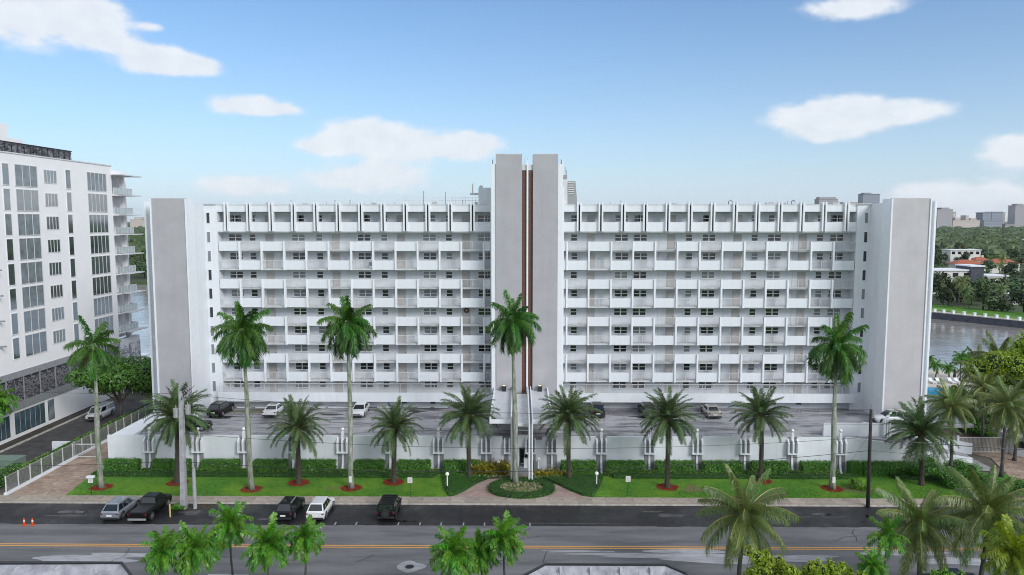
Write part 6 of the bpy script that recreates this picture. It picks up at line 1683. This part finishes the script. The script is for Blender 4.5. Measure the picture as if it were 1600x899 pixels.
def house(px, py, Y_, w, d, h, roof, label, wall='houset', win_=True):
    c = atY(px, py, Y_); t = thing('far_house', label, 'house', (c.x, Y_, .3)); zt = max(3, c.z - .3)
    MB().box(-w / 2, w / 2, -d / 2, d / 2, 0, zt).build('wall', wall, t)
    if roof == 'hip':
        MB()._add([(-w / 2 - .6, -d / 2 - .6, zt), (w / 2 + .6, -d / 2 - .6, zt), (w / 2 + .6, d / 2 + .6, zt), (-w / 2 - .6, d / 2 + .6, zt), (-w / 5, 0, zt + h), (w / 5, 0, zt + h)], [(0, 1, 5, 4), (1, 2, 5), (2, 3, 4, 5), (3, 0, 4)]).build('roof', 'tile', t)
        MB().box(w / 8, w / 8 + 1, -.5, .5, zt + h * .5, zt + h + 1).build('chimney', 'houset', t)
    else: MB().box(-w / 2 - .5, w / 2 + .5, -d / 2 - .5, d / 2 + .5, zt, zt + .5).build('roof', 'trim', t)
    if win_:
        n = int(w / 4)
        for i in range(n):
            x_ = -w / 2 + (i + .5) * w / n; MB().box(x_ - 1.1, x_ + 1.1, -d / 2 - .06, -d / 2, zt - 2.6, zt - .8).build('window', 'glass', t)
house(1502, 391, 500, 20, 10, 0, 'flat', 'white flat-roofed house high among the far trees'); house(1508, 412, 420, 15, 10, 2.2, 'hip', 'house with an orange tiled roof left of its tiled neighbour')
house(1530, 407, 440, 9, 8, 2, 'hip', 'small tiled-roof house between two larger ones on the far bank'); house(1562, 411, 415, 16, 10, 2.4, 'hip', 'wide house with an orange tiled roof at the right on the far bank')
house(1482, 422, 300, 22, 10, 0, 'flat', 'long modern white house with dark glazing on the far bank'); house(1548, 431, 300, 8, 8, 0, 'flat', 'white low house right of the modern one, dark bands of glass'); house(1590, 462, 262, 8, 8, 0, 'flat', 'small pale house at the right edge behind the far lawn')
t = thing('far_house', 'dark-framed glass wing at the end of the modern white house', 'house', (atY(1515, 425, 299).x, 299, .3))
MB().box(-2.6, 2.6, -5, 5, 0, atY(1515, 417, 299).z).build('wall', 'seawall', t); MB().box(-2.9, 2.9, -5.3, 5.3, atY(1515, 417, 299).z, atY(1515, 417, 299).z + .5).build('roof', 'trim', t)
# skyline
def tower(x0, x1, ytop, Y_, m__, label, crown=0, steps=()):
    a, b_ = atY(x0, ytop, Y_), atY(x1, ytop, Y_); t = thing('skyline_tower', label, 'building', ((a.x + b_.x) / 2, Y_, 0), 0, None); w = b_.x - a.x
    MB().box(-w / 2, w / 2, 0, 30, 0, a.z).build('tower_block', m__, t)
    MB().box(-w / 2 - 1, w / 2 + 1, -1, 31, a.z - 1.5, a.z).build('roof_slab', m__, t)
    for (f0, f1, hz_) in steps: MB().box(-w / 2 + w * f0, -w / 2 + w * f1, 3, 26, a.z, a.z + hz_).build('rooftop', m__, t)
sk = [(1465, 1489, 327, 'far1', 'grey slab tower nearest the wing on the skyline', ((.3, .8, 4),)), (1457.5, 1463, 331, 'far2', 'thin pale tower touching the wing edge on the skyline', ()), (1489, 1494, 331, 'far2', 'narrow pale tower stuck to the grey slab', ()),
      (1458, 1486, 343, 'far2', 'low cream block before the grey slab tower', ((.4, .6, 5),)), (1489, 1531, 344, 'far2', 'wide cream apartment range left of the gap in the skyline', ((.1, .3, 6), (.5, .62, 12), (.68, .9, 5))), (1536, 1548.5, 332, 'far3', 'blue-grey tower standing left of its twin', ()),
      (1550, 1567, 331, 'far3', 'blue-grey glass tower right of its twin', ()), (1567, 1571, 332, 'far2', 'thin pale end of the glass tower', ()), (1538, 1566, 344, 'far3', 'low glass block before the twin blue towers', ()), (1571, 1588, 350, 'far1', 'low grey range between the twin towers and the right edge', ()),
      (1587, 1606, 321, 'far1', 'tallest grey tower cut by the right edge', ((.2, .7, 4),)), (1279.5, 1309, 311, 'far1', 'curved grey block rising behind the right gallery roof', ((.05, .95, 5),)), (1267, 1279, 319, 'far1', 'low grey block beside the curved one above the roof', ()),
      (1320, 1340, 316, 'far2', 'low pale block behind the right end of the roof', ()), (1349, 1375, 303, 'far3', 'glass tower rising behind the right wing', ((.1, .5, 3),)), (203, 222, 343, 'far2', 'pale far building seen through the balconies of the left tower', ((.3, .9, 6),))]
for i, (a, b_, yt_, m__, lab, stp) in enumerate(sk): tower(a, b_, yt_, 1900 + (i % 4) * 60, m__, lab, 0, stp)
# far streets of pale roofs between the trees
r_ = random.Random(14); 
for i in range(12):
    Y_ = r_.uniform(560, 1300); X_ = Y_ * r_.uniform(.555, .74); w = r_.uniform(8, 18)
    hq = r_.uniform(6, 9); t = MB().box(-w / 2, w / 2, -5, 5, 0, hq); t.box(-w / 2 - .5, w / 2 + .5, -5.5, 5.5, hq, hq + .4)
    tag(t.build('far_roof_house', 'houset'), 'pale house roof showing between the distant treetops', 'house', 'pale roofs among the distant trees').location = (X_, Y_, .3)
# ------------------------------------------------------------- haze
HZ = True
if HZ:
    hm_ = bpy.data.materials.new('haze_air'); hm_.use_nodes = True; t_ = hm_.node_tree; t_.nodes.clear()
    o_ = t_.nodes.new('ShaderNodeOutputMaterial'); v_ = t_.nodes.new('ShaderNodeVolumePrincipled'); v_.inputs['Density'].default_value = .00004; v_.inputs['Color'].default_value = (.80, .88, 1, 1); v_.inputs['Anisotropy'].default_value = .2
    t_.links.new(v_.outputs[0], o_.inputs['Volume'])
    tag(MB().box(-9500, 9500, -450, 9500, -7, 160).build('haze', hm_), 'thin pale air haze over the whole scene', None, None, 'stuff')
